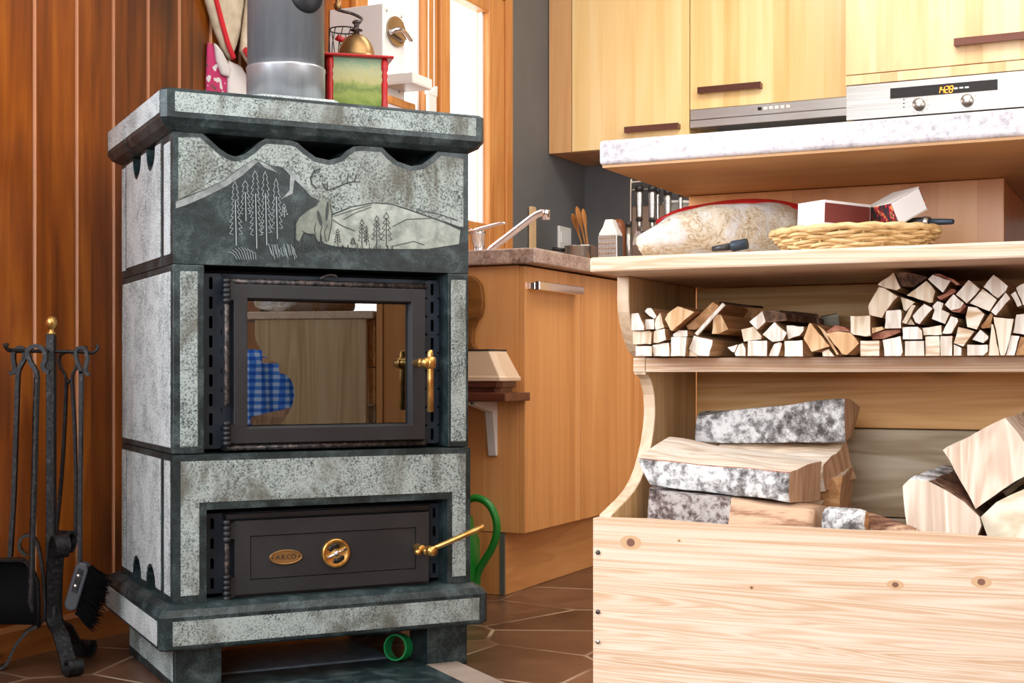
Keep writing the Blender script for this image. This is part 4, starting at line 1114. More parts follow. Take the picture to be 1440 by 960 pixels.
def end_log(px_poly, org, y0, ln, sides, endm, label, amp=.003, seed=1, shift=(0, 0), fine_=.012):
    P = [BF.hit(org[0] + x / org[2], org[1] + y / org[2], 1, y0) for x, y in px_poly]
    pts = []; sd = []
    for i, p in enumerate(P):
        q = P[(i + 1) % len(P)]; L = math.hypot(q[0] - p[0], q[2] - p[2]); k = max(1, int(L / fine_))
        for j in range(k):
            t = j / k; pts.append((p[0] + (q[0] - p[0]) * t, p[2] + (q[2] - p[2]) * t)); sd.append(sides[i])
    mats = [endm]
    for s in sides:
        if s not in mats: mats.append(s)
    mb = MB(); n = len(pts); K = 8; cx = sum(p[0] for p in pts) / n; cz = sum(p[1] for p in pts) / n
    for r in range(K + 1):
        t = r / K
        for x, z in pts:
            p = Vector((x + shift[0] * t, y0 + ln * t, z + shift[1] * t)); d = rough(p, amp, 20, seed)
            mb.v.append((p.x + d.x, p.y + d.y * (.4 if 0 < r < K else .12), p.z + d.z))
    mb.face(list(range(n)), 0); mb.face([K * n + j for j in range(n)][::-1], 0)
    for r in range(K):
        for j in range(n):
            q = (j + 1) % n
            mb.face([r * n + j, r * n + q, (r + 1) * n + q, (r + 1) * n + j], mats.index(sd[j]), sd[j] != 'log_split')
    return single('log', mb, [M[m] for m in mats], BF, (cx, y0 + ln / 2, min(v[2] for v in mb.v)), label, 'log', GL)
O6 = (1140, 560, 4.363)
M['log_end_pale'] = wood('log_end_pale', (.60, .50, .34), (.79, .71, .55), (.87, .81, .68), 'x', 50, 12, None, .75, lines=.9, bump=.4, spec=.2, knots=22, knotcol=(.55, .42, .26))
M['log_end_z'] = wood('log_end_combed', (.52, .38, .28), (.74, .61, .49), (.85, .76, .65), 'z', 75, 1.5, None, .7, lines=.9, bump=.3, spec=.2)
end_log([(562, 530), (600, 492), (720, 512), (850, 572), (940, 632), (1030, 722), (1045, 780), (1000, 960), (610, 1000), (578, 700)], O6, .055, .30,
        ['log_split', 'birch', 'bark', 'bark', 'bark', 'bark', 'bark', 'log_split', 'log_split', 'log_split'], 'log_end_z', 'quartered log with combed pale end standing behind front board', seed=21)
end_log([(812, 312), (1000, 215), (1190, 118), (1262, 205), (1345, 320), (1335, 470), (1180, 560), (1020, 678), (960, 570), (890, 450)], O6, .062, .30,
        ['log_split', 'log_split', 'log_split', 'log_split', 'log_split', 'birch', 'bark', 'bark_red', 'bark_red', 'bark_red'], 'log_end', 'square split log tilted on its corner, highest in its heap', seed=22)
end_log([(1048, 735), (1150, 640), (1309, 560), (1420, 520), (1480, 620), (1480, 960), (1120, 980), (1075, 830)], O6, .066, .29,
        ['bark', 'bark', 'bark', 'birch', 'birch', 'log_split', 'log_split', 'bark'], 'log_end_pale', 'pale round log end beneath the tilted square log', seed=23)
# birch branch and peeled stick lying along the front board
def branch(p, r, mats, label, seed, mfun):
    mb = MB(); n = 14; K = len(p); rings = []
    for i, (c, rr) in enumerate(zip(p, r)):
        c = Vector(c); rings.append([c + Vector((0, math.cos(2 * math.pi * j / n) * rr, math.sin(2 * math.pi * j / n) * rr)) for j in range(n)])
    for rg in rings: mb.v += [tuple(q + rough(q, .0022, 40, seed)) for q in rg]
    for i in range(K - 1):
        for j in range(n):
            q = (j + 1) % n; mb.face([i * n + j, i * n + q, (i + 1) * n + q, (i + 1) * n + j], mfun(i / (K - 1)), True)
    mb.face(list(range(n))[::-1], len(mats) - 1); mb.face([(K - 1) * n + j for j in range(n)], len(mats) - 1)
    return single('log', mb, [M[m] for m in mats], BF, (p[K // 2][0], p[K // 2][1], min(v[2] for v in mb.v)), label, 'log', GL)
a, b_ = lb(1160, 733, .050), lb(1219, 735, .050)
branch([a.lerp(b_, t) for t in (0, .1, .3, .5, .7, .85, 1)], [.017, .0195, .0185, .018, .017, .0165, .0145], ['birch', 'kind_dark'], 'short white birch branch lying along front board', 31, lambda t: 0)
a, b_ = lb(1216, 739, .085), lb(1290, 753, .045)
branch([a.lerp(b_, t) for t in (0, .15, .35, .55, .75, 1)], [.0175, .018, .016, .014, .012, .009], ['peeled', 'kind_end'], 'peeled pinkish stick tapering beside short birch branch', 32, lambda t: 0)
# under the visible logs, filling the box
quad_log('log', [lb(985, 760, .13), lb(985, 700, .13), lb(1000, 690, .22), lb(1000, 750, .22)], [lb(1150, 768, .13), lb(1150, 712, .13), lb(1165, 700, .22), lb(1165, 755, .22)],
         ['bark', 'log_split', 'log_split', 'bark'], ['log_end_brown'] * 2, 'dark split log mostly buried under the foremost birch log', GL, amp=.003, seed=41)

# ------------------------------------------------------------------ on the top shelf
ZSH = .7427
def shelf_pt(px, py, y): return BF.hit(px, py, 1, y)
# bag of wood wool: silhouette read along its length
top_ = [(898, 343), (902, 331), (910, 322), (925, 314), (945, 303), (965, 296), (985, 293), (1005, 289.5), (1025, 286.5), (1045, 285), (1065, 284.5), (1085, 285.5), (1105, 288), (1122, 292), (1136, 300), (1142, 318)]
YB = .115
def ybag(i): return .105 + .150 * (i / 15.0) ** 1.1
mb = MB(); rings = []; n = 30
M['wool'] = None
for i, (px, py) in enumerate(top_):
    YB = ybag(i); h = shelf_pt(px + max(0, 9 - i * 1.5), py + (3 if i < 6 else 0), YB); x, zt = h[0], h[2]
    f = i / (len(top_) - 1)
    dep = .018 + .045 * math.sin(math.pi * min(1, max(0, .06 + f * .9))) ** .6
    hgt = max(zt - ZSH, .012); ring = []
    if px < 905: zb = ZSH + .010
    else: zb = ZSH
    for j in range(n):
        a = 2 * math.pi * j / n; c, s = math.cos(a), math.sin(a)
        y = YB + dep * (abs(c) ** .8) * (1 if c > 0 else -1)
        z = (zb + zt) / 2 + (zt - zb) / 2 * (abs(s) ** .75) * (1 if s > 0 else -1)
        p = Vector((x, y, z)); q = p + rough(p, .007, 30, 3) + rough(p, .0035, 85, 8)
        ring.append((q.x, q.y, max(q.z if s < .75 else min(q.z, zt + .003), ZSH + .0002)))
    rings.append(ring)
mb.loft(rings, 0, smooth=True)
# printed red band along the crest
nn = NT('wood_wool_bag'); v = nn.coords((1, 1, 1)); f1 = nn.noise(v, 62, 7, .72, 2.6); f2 = nn.noise(v, 18, 4, .6, .8)
straw = nn.ramp(f1, [(.32, (.26, .15, .07)), (.42, (.60, .44, .26)), (.52, (.82, .72, .55)), (.66, (.90, .86, .78))])
colr = nn.mix(nn.val(f2, .49, .60), straw, (.86, .84, .82))
nn.set(colr, .30, 0, .5, .7, .12); nn.bump(f1, .8, .006); M['wool'] = nn.mat
bag = thing('wood_wool_bag', 'clear plastic bag of pale wood wool with red band, on top shelf of box', 'bag', BF, (.22, .18, ZSH))
part('bag_body', mb, M['wool'], bag, subd=1)
mb = MB(); R2 = []
for i, (px, py) in enumerate(top_[3:15]):
    w = [.001, .003, .005, .009, .011, .012, .009, .006, .005, .005, .005, .002][i]
    yb = ybag(i + 3); a = Vector(shelf_pt(px, py - 1.5, yb)); R2.append([(a.x, yb - .012 - w * 1.3, a.z - w * .9), (a.x, yb - .008 - w * .6, a.z - w * .30), (a.x, yb - .004, a.z + .0035), (a.x, yb + .010, a.z + .0035), (a.x, yb + .018, a.z - .004)])
mb.loft(R2, 0, smooth=True)
part('printed_band', mb, M['red'], bag)
# little torch lying in front of the bag
p0, p1, p2 = Vector(shelf_pt(1002, 350, .045)), Vector(shelf_pt(1028, 346.5, .045)), Vector(shelf_pt(1051, 342.5, .045))
dz = ZSH + .0065 - min(p.z - .0 for p in (p0, p1, p2)); 
for p in (p0, p1, p2): p.z = max(p.z, ZSH + .0062)
lamp = thing('gas_lighter', 'small black lighter lying against the wood wool bag', 'lighter', BF, (p1.x, p1.y, ZSH))
part('nozzle', MB().tube([p0, p1], [.0035, .0050], 10), M['black_plastic'], lamp)
part('body', MB().tube([p1, p1.lerp(p2, .1), p2], [.0058, .0072, .0070], 12), M['iron_blue'], lamp)

# wicker tray
bx0, bx1 = shelf_pt(1094, 335, .13)[0], shelf_pt(1322, 325, .13)[0]
bcx, bcy = (bx0 + bx1) / 2, .112
ra, rb = (bx1 - bx0) / 2, .088
M['wicker'] = wood('wicker', (.36, .20, .07), (.62, .42, .19), (.80, .63, .38), 'x', 90, 20, None, .5, lines=.3)
bas = thing('wicker_basket', 'shallow oval wicker basket on top shelf of firewood box', 'basket', BF, (bcx, bcy, ZSH))
mb = MB(); NS = 22
for k in range(6):
    f = k / 5; z = ZSH + .0042 + .0225 * f; sc = .80 + .20 * f ** .8
    for tw in (0, 1):
        path = []
        for j in range(NS * 6):
            a = 2 * math.pi * j / (NS * 6); w = .0034 * math.sin(a * NS / 2 + math.pi * (k + tw) )
            path.append((bcx + (ra * sc + w) * math.cos(a), bcy + (rb * sc + w) * math.sin(a), z + (.0022 if tw else 0) + .0012 * math.sin(a * 7 + k)))
        mb.tube(path, .0026, 6, closed=True)
for j in range(NS):
    a = 2 * math.pi * (j + .5) / NS
    mb.tube([(bcx + ra * s * math.cos(a), bcy + rb * s * math.sin(a), z) for s, z in ((.79, ZSH + .002), (.90, ZSH + .014), (1.0, ZSH + .029))], .0022, 6)
part('weave', mb, M['wicker'], bas)
mb = MB().tube([(bcx + ra * 1.01 * math.cos(2 * math.pi * j / 60), bcy + rb * 1.01 * math.sin(2 * math.pi * j / 60), ZSH + .0295 + .0012 * math.sin(j * 2.1)) for j in range(60)], .0042, 8, closed=True)
part('rim', mb, M['wicker'], bas)
mb = MB().lathe([(.001, ZSH + .0012), (1, ZSH + .0012), (1, ZSH + .0245), (.001, ZSH + .0245)], (0, 0, 0), 'z', 40)
mb.v = [(bcx + v[0] * ra * .80, bcy + v[1] * rb * .80, v[2]) for v in mb.v]
part('woven_bottom', mb, M['wicker'], bas)

# match boxes
def matchbox(label, near_top, yn, dims, axes, sidem, topm, mats_end):
    L, Wd, Hh = dims
    p = Vector(shelf_pt(near_top[0], near_top[1], yn))
    ca, sa = math.cos(-BF.a), math.sin(-BF.a)
    A = [Vector((a[0] * ca - a[1] * sa, a[0] * sa + a[1] * ca, a[2])).normalized() for a in axes]
    t = thing('matchbox', label, 'matchbox', BF, (p.x, p.y, p.z - Hh))
    def put(mb): return mb.xform(0, lambda v: p + A[0] * v.x + A[1] * v.y + A[2] * v.z)
    e = .0012
    sleeve = MB()
    sleeve.box(0, L, 0, Wd, -e, 0, 0); sleeve.box(0, L, 0, Wd, -Hh, -Hh + e, 0)
    sleeve.box(0, L, 0, e, -Hh + e, -e, 1); sleeve.box(0, L, Wd - e, Wd, -Hh + e, -e, 1)
    s = part('sleeve', put(sleeve), [topm, sidem], t)
    tray = MB().box(-.0008, L + .0008, e * 1.4, Wd - e * 1.4, -Hh + e * 1.4, -e * 1.4)
    part('tray', put(tray), mats_end, t)
    st = MB().box(.001, L - .001, -.0004, .0004, -Hh + .0035, -.0035)
    if sidem is M['card']: part('striker', put(st), M['striker'], t, label='brown striking strip')
M['striker'] = plain('striker_brown', (.19, .045, .038), .8, 0, .2, .12)
M['card'] = plain('white_card', (.80, .79, .80), .6, 0, .3, .02)
n_ = NT('match_print'); v_ = n_.coords(); n_.set(n_.ramp(n_.noise(v_, 90, 2), [(.40, (.03, .03, .04)), (.47, (.20, .02, .03)), (.55, (.66, .03, .07)), (.60, (.75, .38, .08)), (.66, (.05, .05, .06))], 'CONSTANT'), .4); M['match_print'] = n_.mat
M['match_top'] = plain('match_label', (.60, .55, .50), .4, 0, .4, .35)
matchbox('white matchbox with brown striking side resting level on the wicker basket', (1159.5, 280.5), .075, (.079, .052, .0325), ((.88, .475, -.03), (-.475, .88, 0), (.03, 0, 1)), M['card'], M['card'], M['card'])
matchbox('picture matchbox tipped up on edge behind the level white one', (1251, 285), .100, (.072, .0465, .032), ((-.20, .98, .02), (.98 * .88, .20 * .88, .475), (-.98 * .40, -.20 * .40, .90)), M['match_print'], M['match_top'], M['card'])
# lighter gun lying in the basket
a, m_, b_ = Vector(shelf_pt(1262, 317, .15)), Vector(shelf_pt(1302, 312, .13)), Vector(shelf_pt(1341, 311.5, .12))
li = thing('gas_lighter', 'long black stick lighter poking out over the basket rim', 'lighter', BF, (m_.x, m_.y, m_.z - .008))
part('handle', MB().tube([a, a.lerp(m_, .3), m_], [.006, .008, .007], 12), M['black_plastic'], li)
part('collar', MB().tube([m_ - (b_ - m_) * .08, m_ + (b_ - m_) * .15], [.0076, .0066], 12), M['steel'], li)
part('barrel', MB().tube([m_ + (b_ - m_) * .10, b_ - (b_ - m_) * .05, b_], [.0045, .0036, .0028], 10), M['iron_blue'], li)
# ------------------------------------------------------------------ peninsula
pen = thing('peninsula_cabinet', 'beech base cabinet holding up the granite peninsula worktop behind firewood box', 'cabinet', BF, (.24, .7, 0))
part('end_panel', MB().box(-.0037, .4778, .412, .428, 0, .872), M['beech'], pen, bevel=.001)
part('carcass', MB().box(.0, .474, .4285, 1.02, .0, .872), M['beech_y'], pen)
slab_ = thing('peninsula_worktop', 'thick pale granite peninsula worktop jutting out above the firewood box', 'worktop', BF, (.85, .5, .8735))
mb = MB().prism([(-.018, .0645), (1.75, .0645), (1.75, 1.04), (-.018, 1.04)], 'z', .8765, .9105)
part('granite_slab', mb, M['granite'], slab_, bevel=.005, seg=3)
part('underside_board', MB().box(-.0145, 1.747, .069, 1.036, .8728, .8764), M['under'] if 'under' in M else M.setdefault('under', wood('underside_beech', (.40, .21, .09), (.52, .29, .13), (.60, .36, .18), 'x', 22, 1.2, None, .5, lines=.2, bump=.02)), slab_)
part('end_leg', MB().box(1.66, 1.70, .30, 1.0, 0, .8725), M['beech_y'], slab_)

# ------------------------------------------------------------------ sink run under the window
run = thing('base_cabinet', 'beech sink cabinet with chrome bar handle under the window', 'cabinet', KF, (.31, -.95, 0))
YE = -1.88
part('end_panel', MB().box(.002, .6015, YE, YE + .018, .166, .868), M['beech'], run, bevel=.001)
part('carcass', MB().box(.002, .580, YE + .0185, -.645, .166, .868), M['beech_y'], run)
for i, (a, b) in enumerate(((-1.8785, -1.507), (-1.5020, -1.0705), (-1.0655, -.648))):
    dr = part('door', MB().box(.602, .6205, a, b, .166, .866), M['beech_y'], run, bevel=.0015)
    if i == 0:
        ha, hb = KF.hit(756, 404, 0, .648)[1], KF.hit(819, 411, 0, .648)[1]; hz = KF.hit(788, 405.5, 0, .648)[2]
        mb = MB().box(.640, .654, ha, hb, hz - .0115, hz + .0115); mb.box(.6205, .6405, ha + .0, ha + .012, hz - .009, hz + .009); mb.box(.6205, .6405, hb - .012, hb, hz - .009, hz + .009)
        part('handle', mb, M['chrome'], dr, bevel=.0015, label='chrome bar handle')
part('plinth', MB().box(.5485, .561, YE + .006, -.64, .001, .164), M['plinth'], run)
part('plinth_end', MB().box(.004, .5475, YE + .001, YE + .016, .001, .164), M['beech'], run)
part('plinth_trim', MB().box(.548, .5615, YE - .002, YE + .0055, .001, .164), M['alu'] if 'alu' in M else M.setdefault('alu', plain('grey_trim', (.17, .18, .165), .4, .4)), run, label='grey metal plinth edge trim')
back = thing('base_cabinet', 'beech corner base cabinet along the back wall, behind the peninsula', 'cabinet', KF, (.9, -.3, 0))
part('carcass', MB().box(.625, 1.178, -.60, -.002, .166, .868), M['beech'], back)
part('door', MB().box(.63, 1.176, -.62, -.6015, .168, .866), M['beech'], back, bevel=.0015)
part('plinth', MB().box(.64, 1.178, -.56, -.545, .001, .164), M['beech'], back)
mb = MB().prism([(.001, -1.903), (.6605, -1.903), (.6605, -.655), (1.179, -.655), (1.179, -.001), (.001, -.001)], 'z', .8705, .9105)
single('kitchen_worktop', mb, M['granite_shaded'], KF, (.33, -.95, .8705), 'pinkish granite kitchen worktop over the sink cabinet', 'worktop', bevel=.004)

# ------------------------------------------------------------------ wall cabinets on the back wall
YF = -.356
def bar_handle(pts, y, h, parent, m):
    (a, b, z0, z1) = pts
    mb = MB()
    mb.prism([(a, z0 - h / 2), (b, z1 - h / 2), (b, z1 + h / 2), (a, z0 + h / 2)], 'y', y - .030, y - .020)
    for x, z in ((a, z0), (b - .012, z1)): mb.box(x, x + .012, y - .0205, y + .0, z - h / 2 + .002, z + h / 2 - .002)
    part('handle', mb, m, parent, bevel=.001, label='chrome bar handle with brown floor reflection in its colour')
c1 = thing('wall_cabinet', 'beech wall cabinet in the corner next to grey window wall', 'cabinet', KF, (.28, -.17, 1.416))
part('carcass', MB().box(.004, .558, YF + .0205, -.002, 1.424, 2.30), M['beech_lit'], c1)
part('filler', MB().box(.004, .0955, YF, YF + .02, 1.416, 2.30), M['filler'] if 'filler' in M else M.setdefault('filler', wood('filler_beech', (.52, .26, .10), (.66, .36, .16), (.76, .45, .22), 'z', 22, 1.0, None, .33, lines=.3, bump=.03)), c1)
part('bottom_panel', MB().box(.004, .558, YF + .0205, -.002, 1.416, 1.4238), M['beech'], c1)
d1 = part('door', MB().box(.0985, .5605, YF, YF + .02, 1.417, 2.30), M['beech_lit'], c1, bevel=.001)
hh = [KF.hit(878, 182.5, 1, YF - .025), KF.hit(954, 177, 1, YF - .025)]; z_ = (hh[0][2] + hh[1][2]) / 2
bar_handle((hh[0][0], hh[1][0], z_, z_), YF, .022, d1, M['handle_chrome_tint'])
c2 = thing('wall_cabinet', 'beech wall cabinet above the steel cooker hood', 'cabinet', KF, (.87, -.17, 1.536))
part('carcass', MB().box(.5625, 1.177, YF + .0205, -.002, 1.5365, 2.30), M['beech_lit'], c2)
d2 = part('door', MB().box(.564, 1.176, YF, YF + .02, 1.5365, 2.30), M['beech_lit'], c2, bevel=.001)
hh = [KF.hit(981, 127, 1, YF - .025), KF.hit(1070, 119.5, 1, YF - .025)]; z_ = (hh[0][2] + hh[1][2]) / 2
bar_handle((hh[0][0], hh[1][0], z_, z_), YF, .023, d2, M['handle_chrome_tint'])
hood = thing('cooker_hood', 'slim brushed steel cooker hood with push buttons under the wall cabinet', 'cooker hood', KF, (.87, -.18, 1.46))
part('control_strip', MB().box(.564, 1.176, YF - .001, -.01, 1.4985, 1.5355), M['steel'], hood, bevel=.001)
part('pull_out_visor', MB().box(.564, 1.176, YF - .006, YF + .045, 1.469, 1.4965), M['steel'], hood, bevel=.002)
part('filter', MB().box(.575, 1.168, YF + .05, -.02, 1.478, 1.4965), M['hood_glass'] if 'hood_glass' in M else M.setdefault('hood_glass', plain('hood_filter', (.30, .33, .28), .2, .6)), hood)
for i, px in enumerate((1068.5, 1076.5, 1084.5, 1092.5, 1100.5, 1108.5)):
    h = KF.hit(px, 152.8 - i * .68, 1, YF - .002)
    part('button', MB().box(h[0] - .0075, h[0] + .0065, YF - .004, YF, h[2] - .0055, h[2] + .0055), M['black_gloss' if i == 0 else 'white_plastic'], hood, bevel=.001)
# tall unit with the oven
YT = -.62; TX0, TX1 = 1.181, 1.783
tall = thing('tall_cabinet', 'tall beech cabinet housing the steel built-in oven', 'cabinet', KF, (1.48, -.3, 0))
mb = MB(); mb.box(TX0, TX0 + .018, YT + .02, -.002, 0, 2.30); mb.box(TX1 - .018, TX1, YT + .02, -.002, 0, 2.30); mb.box(TX0 + .018, TX1 - .018, -.02, -.002, 0, 2.30)
mb.box(TX0 + .018, TX1 - .018, YT + .02, -.02, .90, .925); mb.box(TX0 + .018, TX1 - .018, YT + .02, -.02, 1.53, 1.552); mb.box(TX0 + .018, TX1 - .018, YT + .02, -.02, 2.28, 2.30)
part('carcass', mb, M['beech_lit'], tall)
part('filler', MB().box(TX0, TX1, YT, YT + .0195, 1.5205, 1.5505), M['beech_lit_tall'] if 'beech_lit_tall' in M else M.setdefault('beech_lit_tall', wood('tall_unit_beech', (.66, .38, .17), (.80, .52, .27), (.89, .65, .39), 'z', 22, 1.0, (0, .055, .34), .30, lines=.25, spec=.5, bump=.03)), tall)  # beech with the upper cabinets' brighter light put into the colour
d3 = part('door', MB().box(TX0, TX1, YT, YT + .0195, 1.5535, 2.30), M['beech_lit_tall'], tall, bevel=.001)
hh = [KF.hit(1341.5, 59.5, 1, YT - .025), KF.hit(1470, 47, 1, YT - .025)]; z_ = (hh[0][2] + hh[1][2]) / 2
bar_handle((hh[0][0], hh[1][0], z_, z_), YT, .024, d3, M['handle_chrome_tint'])
part('door', MB().box(TX0, TX1, YT, YT + .0195, .166, .897), M['beech_lit_tall'], tall, bevel=.001)
oven = thing('oven', 'built-in brushed steel oven with clock display and two round knobs', 'oven', KF, (1.48, -.3, .93))
OX0, OX1 = TX0 + .003, TX1 - .003
part('control_panel', MB().box(OX0, OX1, YT - .003, YT + .03, 1.405, 1.517), M['steel'], oven, bevel=.0015)
od = part('oven_door', MB().box(OX0, OX1, YT - .003, YT + .03, .93, 1.400), M['steel'], oven, bevel=.002)
part('door_window', MB().box(OX0 + .05, OX1 - .05, YT - .0045, YT, .98, 1.30), M['black_gloss'], od)
mb = MB().tube([(OX0 + .05, YT - .04, 1.35), (OX1 - .05, YT - .04, 1.35)], .008, 12); mb.box(OX0 + .06, OX0 + .075, YT - .04, YT, 1.344, 1.356); mb.box(OX1 - .075, OX1 - .06, YT - .04, YT, 1.344, 1.356)
part('door_handle', mb, M['steel'], od)
part('oven_body', MB().box(OX0 + .02, OX1 - .02, YT + .031, -.05, .93, 1.515), M['iron'], oven)
def op(px, py, y=YT - .004): return KF.hit(px, py, 1, y)
a, b = op(1252, 131), op(1403, 119.5); zc = (a[2] + b[2]) / 2
disp = part('display_panel', MB().box(a[0], b[0], YT - .0055, YT - .0025, zc - .0165, zc + .0165), M['black_gloss'], oven)
part('display_rim', MB().box(a[0] - .003, b[0] + .003, YT - .0042, YT - .0028, zc - .0195, zc + .0195), M['chrome'], disp)
for px, py in ((1293, 147.6), (1360.7, 142.2)):
    h = op(px, py)
    kb = part('knob', MB().lathe([(.001, -.026), (.0165, -.025), (.0185, -.022), (.0190, -.004), (.0195, .0005)], (h[0], YT - .003, h[2]), 'y', 30), M['steel'], oven)
    mb = MB()
    for k in range(9):
        an = math.radians(-40 + k * 32.5); r0 = .027
        mb.box(h[0] + r0 * math.sin(an) - .0010, h[0] + r0 * math.sin(an) + .0010, YT - .0036, YT - .0028, h[2] + r0 * math.cos(an) - .0010, h[2] + r0 * math.cos(an) + .0010)
    part('scale_marks', mb, M['iron'], kb)
SEG = {'1': 'bc', '4': 'fgbc', '2': 'abged', '8': 'abcdefg'}
h = op(1328, 126.2); dh, dw, gp = .020, .0095, .0028
mb = MB()
for i, ch in enumerate('1428'):
    x0 = h[0] + (i - 1.5) * (dw + gp * 1.15) - dw / 2; z0 = h[2] - dh / 2; t = .0024; yy = YT - .0062
    def sl(z): return (z - z0) * .16
    for s in SEG[ch]:
        if s in 'agd':
            zc2 = {'a': z0 + dh, 'g': z0 + dh / 2, 'd': z0}[s]
            mb.prism([(x0 + t * .5 + sl(zc2), zc2 - t / 2), (x0 + dw - t * .5 + sl(zc2), zc2 - t / 2), (x0 + dw - t * .5 + sl(zc2), zc2 + t / 2), (x0 + t * .5 + sl(zc2), zc2 + t / 2)], 'y', yy, yy + .0005)
        else:
            xx = x0 + (dw if s in 'bc' else 0); za = z0 + (dh / 2 if s in 'bf' else 0); zb_ = za + dh / 2
            mb.prism([(xx - t / 2 + sl(za), za + t * .3), (xx + t / 2 + sl(za), za + t * .3), (xx + t / 2 + sl(zb_), zb_ - t * .3), (xx - t / 2 + sl(zb_), zb_ - t * .3)], 'y', yy, yy + .0005)
part('clock_digits', mb, M['digits'], disp, label='orange clock reading 1428')
for px, py in ((1344.2, 124.3), (1352, 123.4), (1359.8, 122.8)):
    h = op(px, py); part('display_button', MB().box(h[0] - .006, h[0] + .006, YT - .0062, YT - .0050, h[2] - .0028, h[2] + .0028), M['steel'], disp)
h = op(1271, 146)
mb = MB()
for k in range(3): mb.box(h[0] - .0022, h[0] + .0022, YT - .0036, YT - .0028, h[2] + .012 - k * .012, h[2] + .0155 - k * .012)
part('mode_marks', mb, M['iron'], oven)

# ------------------------------------------------------------------ on and above the worktop
ZW = .9107
def kp(px, py, ax, v): return Vector(KF.hit(px, py, ax, v))
fy = -1.33
tap = thing('kitchen_tap', 'chrome single-lever kitchen tap with long swivel spout', 'tap', KF, (kp(671, 350, 1, fy).x, fy, ZW))
tx = kp(671, 350, 1, fy).x; tz = kp(671, 326, 1, fy).z
part('tap_body', MB().lathe([(.030, ZW), (.030, ZW + .006), (.0235, ZW + .012), (.0235, tz - .012), (.026, tz - .010), (.026, tz), (.020, tz + .010), (.001, tz + .012)], (tx, fy, 0), 'z', 24), M['chrome'], tap)
part('lever', MB().tube([kp(660, 327, 1, fy - .02), kp(676, 322, 1, fy - .02), kp(694, 316.5, 1, fy - .02), kp(708, 313, 1, fy - .02), kp(711, 314, 1, fy - .02)], [.012, .0125, .009, .0085, .006], 12, squash=(.55, 1)), M['chrome'], tap)
sp = part('spout', MB().tube(smooth_path([(tx + .02, fy, ZW + .03), kp(691, 350, 1, fy), kp(712, 334, 1, fy), kp(736, 315.5, 1, fy), kp(752, 303.5, 1, fy), kp(762, 299, 1, fy), kp(768, 298.5, 1, fy)]), .0105, 14), M['chrome'], tap)
a = kp(768, 298, 1, fy)
part('nozzle', MB().lathe([(.008, -.020), (.0115, -.019), (.0125, .004), (.0115, .010), (.002, .011)], (a.x, fy, a.z - .004), 'z', 16), M['chrome'], sp)
a, b = kp(746, 290, 0, .012), kp(752, 290, 0, .012)
single('wooden_lath', MB().box(.006, .018, a.y, b.y, ZW, a.z), M['lath'], KF, (.012, (a.y + b.y) / 2, ZW), 'raw wooden lath standing upright on worktop against grey wall', 'lath')
a, b = kp(787, 318, 0, .01), kp(803.5, 349, 0, .01)
so = thing('power_socket', 'white power socket on grey wall beside the wooden spoons', 'socket', KF, (0, (a.y + b.y) / 2, (a.z + b.z) / 2))
so_z0, so_z1 = kp(795, 350, 0, .01).z, kp(795, 319, 0, .01).z
part('cover_plate', MB().box(0, .010, a.y, b.y, so_z0, so_z1), M['white_plastic'], so, bevel=.002)
part('socket_insert', MB().box(.0095, .0125, a.y + .012, b.y - .012, (so_z0 + so_z1) / 2 - .022, (so_z0 + so_z1) / 2 + .022), M['white'], so, bevel=.001)
# pot with wooden spoons
pc = (.222, -.55); pz = 1.040
pot = thing('saucepan', 'small steel pot on worktop holding the wooden spoons', 'pot', KF, (pc[0], pc[1], ZW))
part('pot_body', MB().lathe([(.001, ZW), (.058, ZW), (.063, ZW + .006), (.063, pz - .003), (.066, pz), (.0625, pz - .002), (.060, ZW + .008), (.001, ZW + .008)], (pc[0], pc[1], 0), 'z', 36), M['steel'], pot)
part('handle', MB().tube([(pc[0] - .06, pc[1] - .01, pz - .012), (pc[0] - .085, pc[1] - .02, pz - .008), (pc[0] - .105, pc[1] - .03, pz - .006)], .006, 8), M['black_plastic'], pot)
for lab, tp, bt, w, y in (('dark wooden spoon leaning farther back in the pot', (805, 300), (828, 352), .022, -.505), ('rounded wooden spoon leaning in the pot', (811, 290), (831, 352), .021, -.55), ('narrow wooden spatula leaning closest to the counter edge', (820, 293), (833, 352), .017, -.59)):
    A, Bq = kp(*tp, 1, y), kp(*bt, 1, y); Bq.z -= .06
    Bq.x = min(Bq.x, pc[0] + .05)
    P = [A.lerp(Bq, t) for t in (0, .04, .12, .22, .32, .42, .7, 1)]
    single('wooden_spoon', MB().tube(P, [.003, w * .7, w, w * .9, w * .5, .0065, .0062, .0055], 14, squash=(.35, 1) if False else (1, .4)), M['spoon'], KF, tuple(Bq), lab, 'spoon', 'wooden spoons in the pot')
# box grater
gy = -.75; g0, g1 = kp(845.5, 345, 1, gy), kp(872, 345, 1, gy); gzm, gzt = kp(858, 332, 1, gy).z, kp(858, 309, 1, gy).z
gx = (g0.x + g1.x) / 2; gw = (g1.x - g0.x) / 2
gr = thing('box_grater', 'metal box grater with white tapered top standing on worktop', 'grater', KF, (gx, gy, ZW))
mb = MB(); mb.loft([[(gx - gw * k, gy - .028 * k, z), (gx + gw * k, gy - .028 * k, z), (gx + gw * k, gy + .028 * k, z), (gx - gw * k, gy + .028 * k, z)] for k, z in ((1.06, ZW), (1.0, gzm))], 0, smooth=False)
body = part('grating_body', mb, M['steel'], gr, bevel=.003)
mb = MB()
for i in range(6):
    for j in range(7):
        x = gx - gw * .8 + gw * 1.6 * i / 5; z = ZW + .03 + (gzm - ZW - .04) * j / 6
        mb.lathe([(.0005, -.0022), (.0026, -.0012), (.0032, .0012)], (x, gy - .0285 * (1.06 - .06 * (z - ZW) / (gzm - ZW)), z), 'y', 8)
part('teeth', mb, M['old_brass'], body)
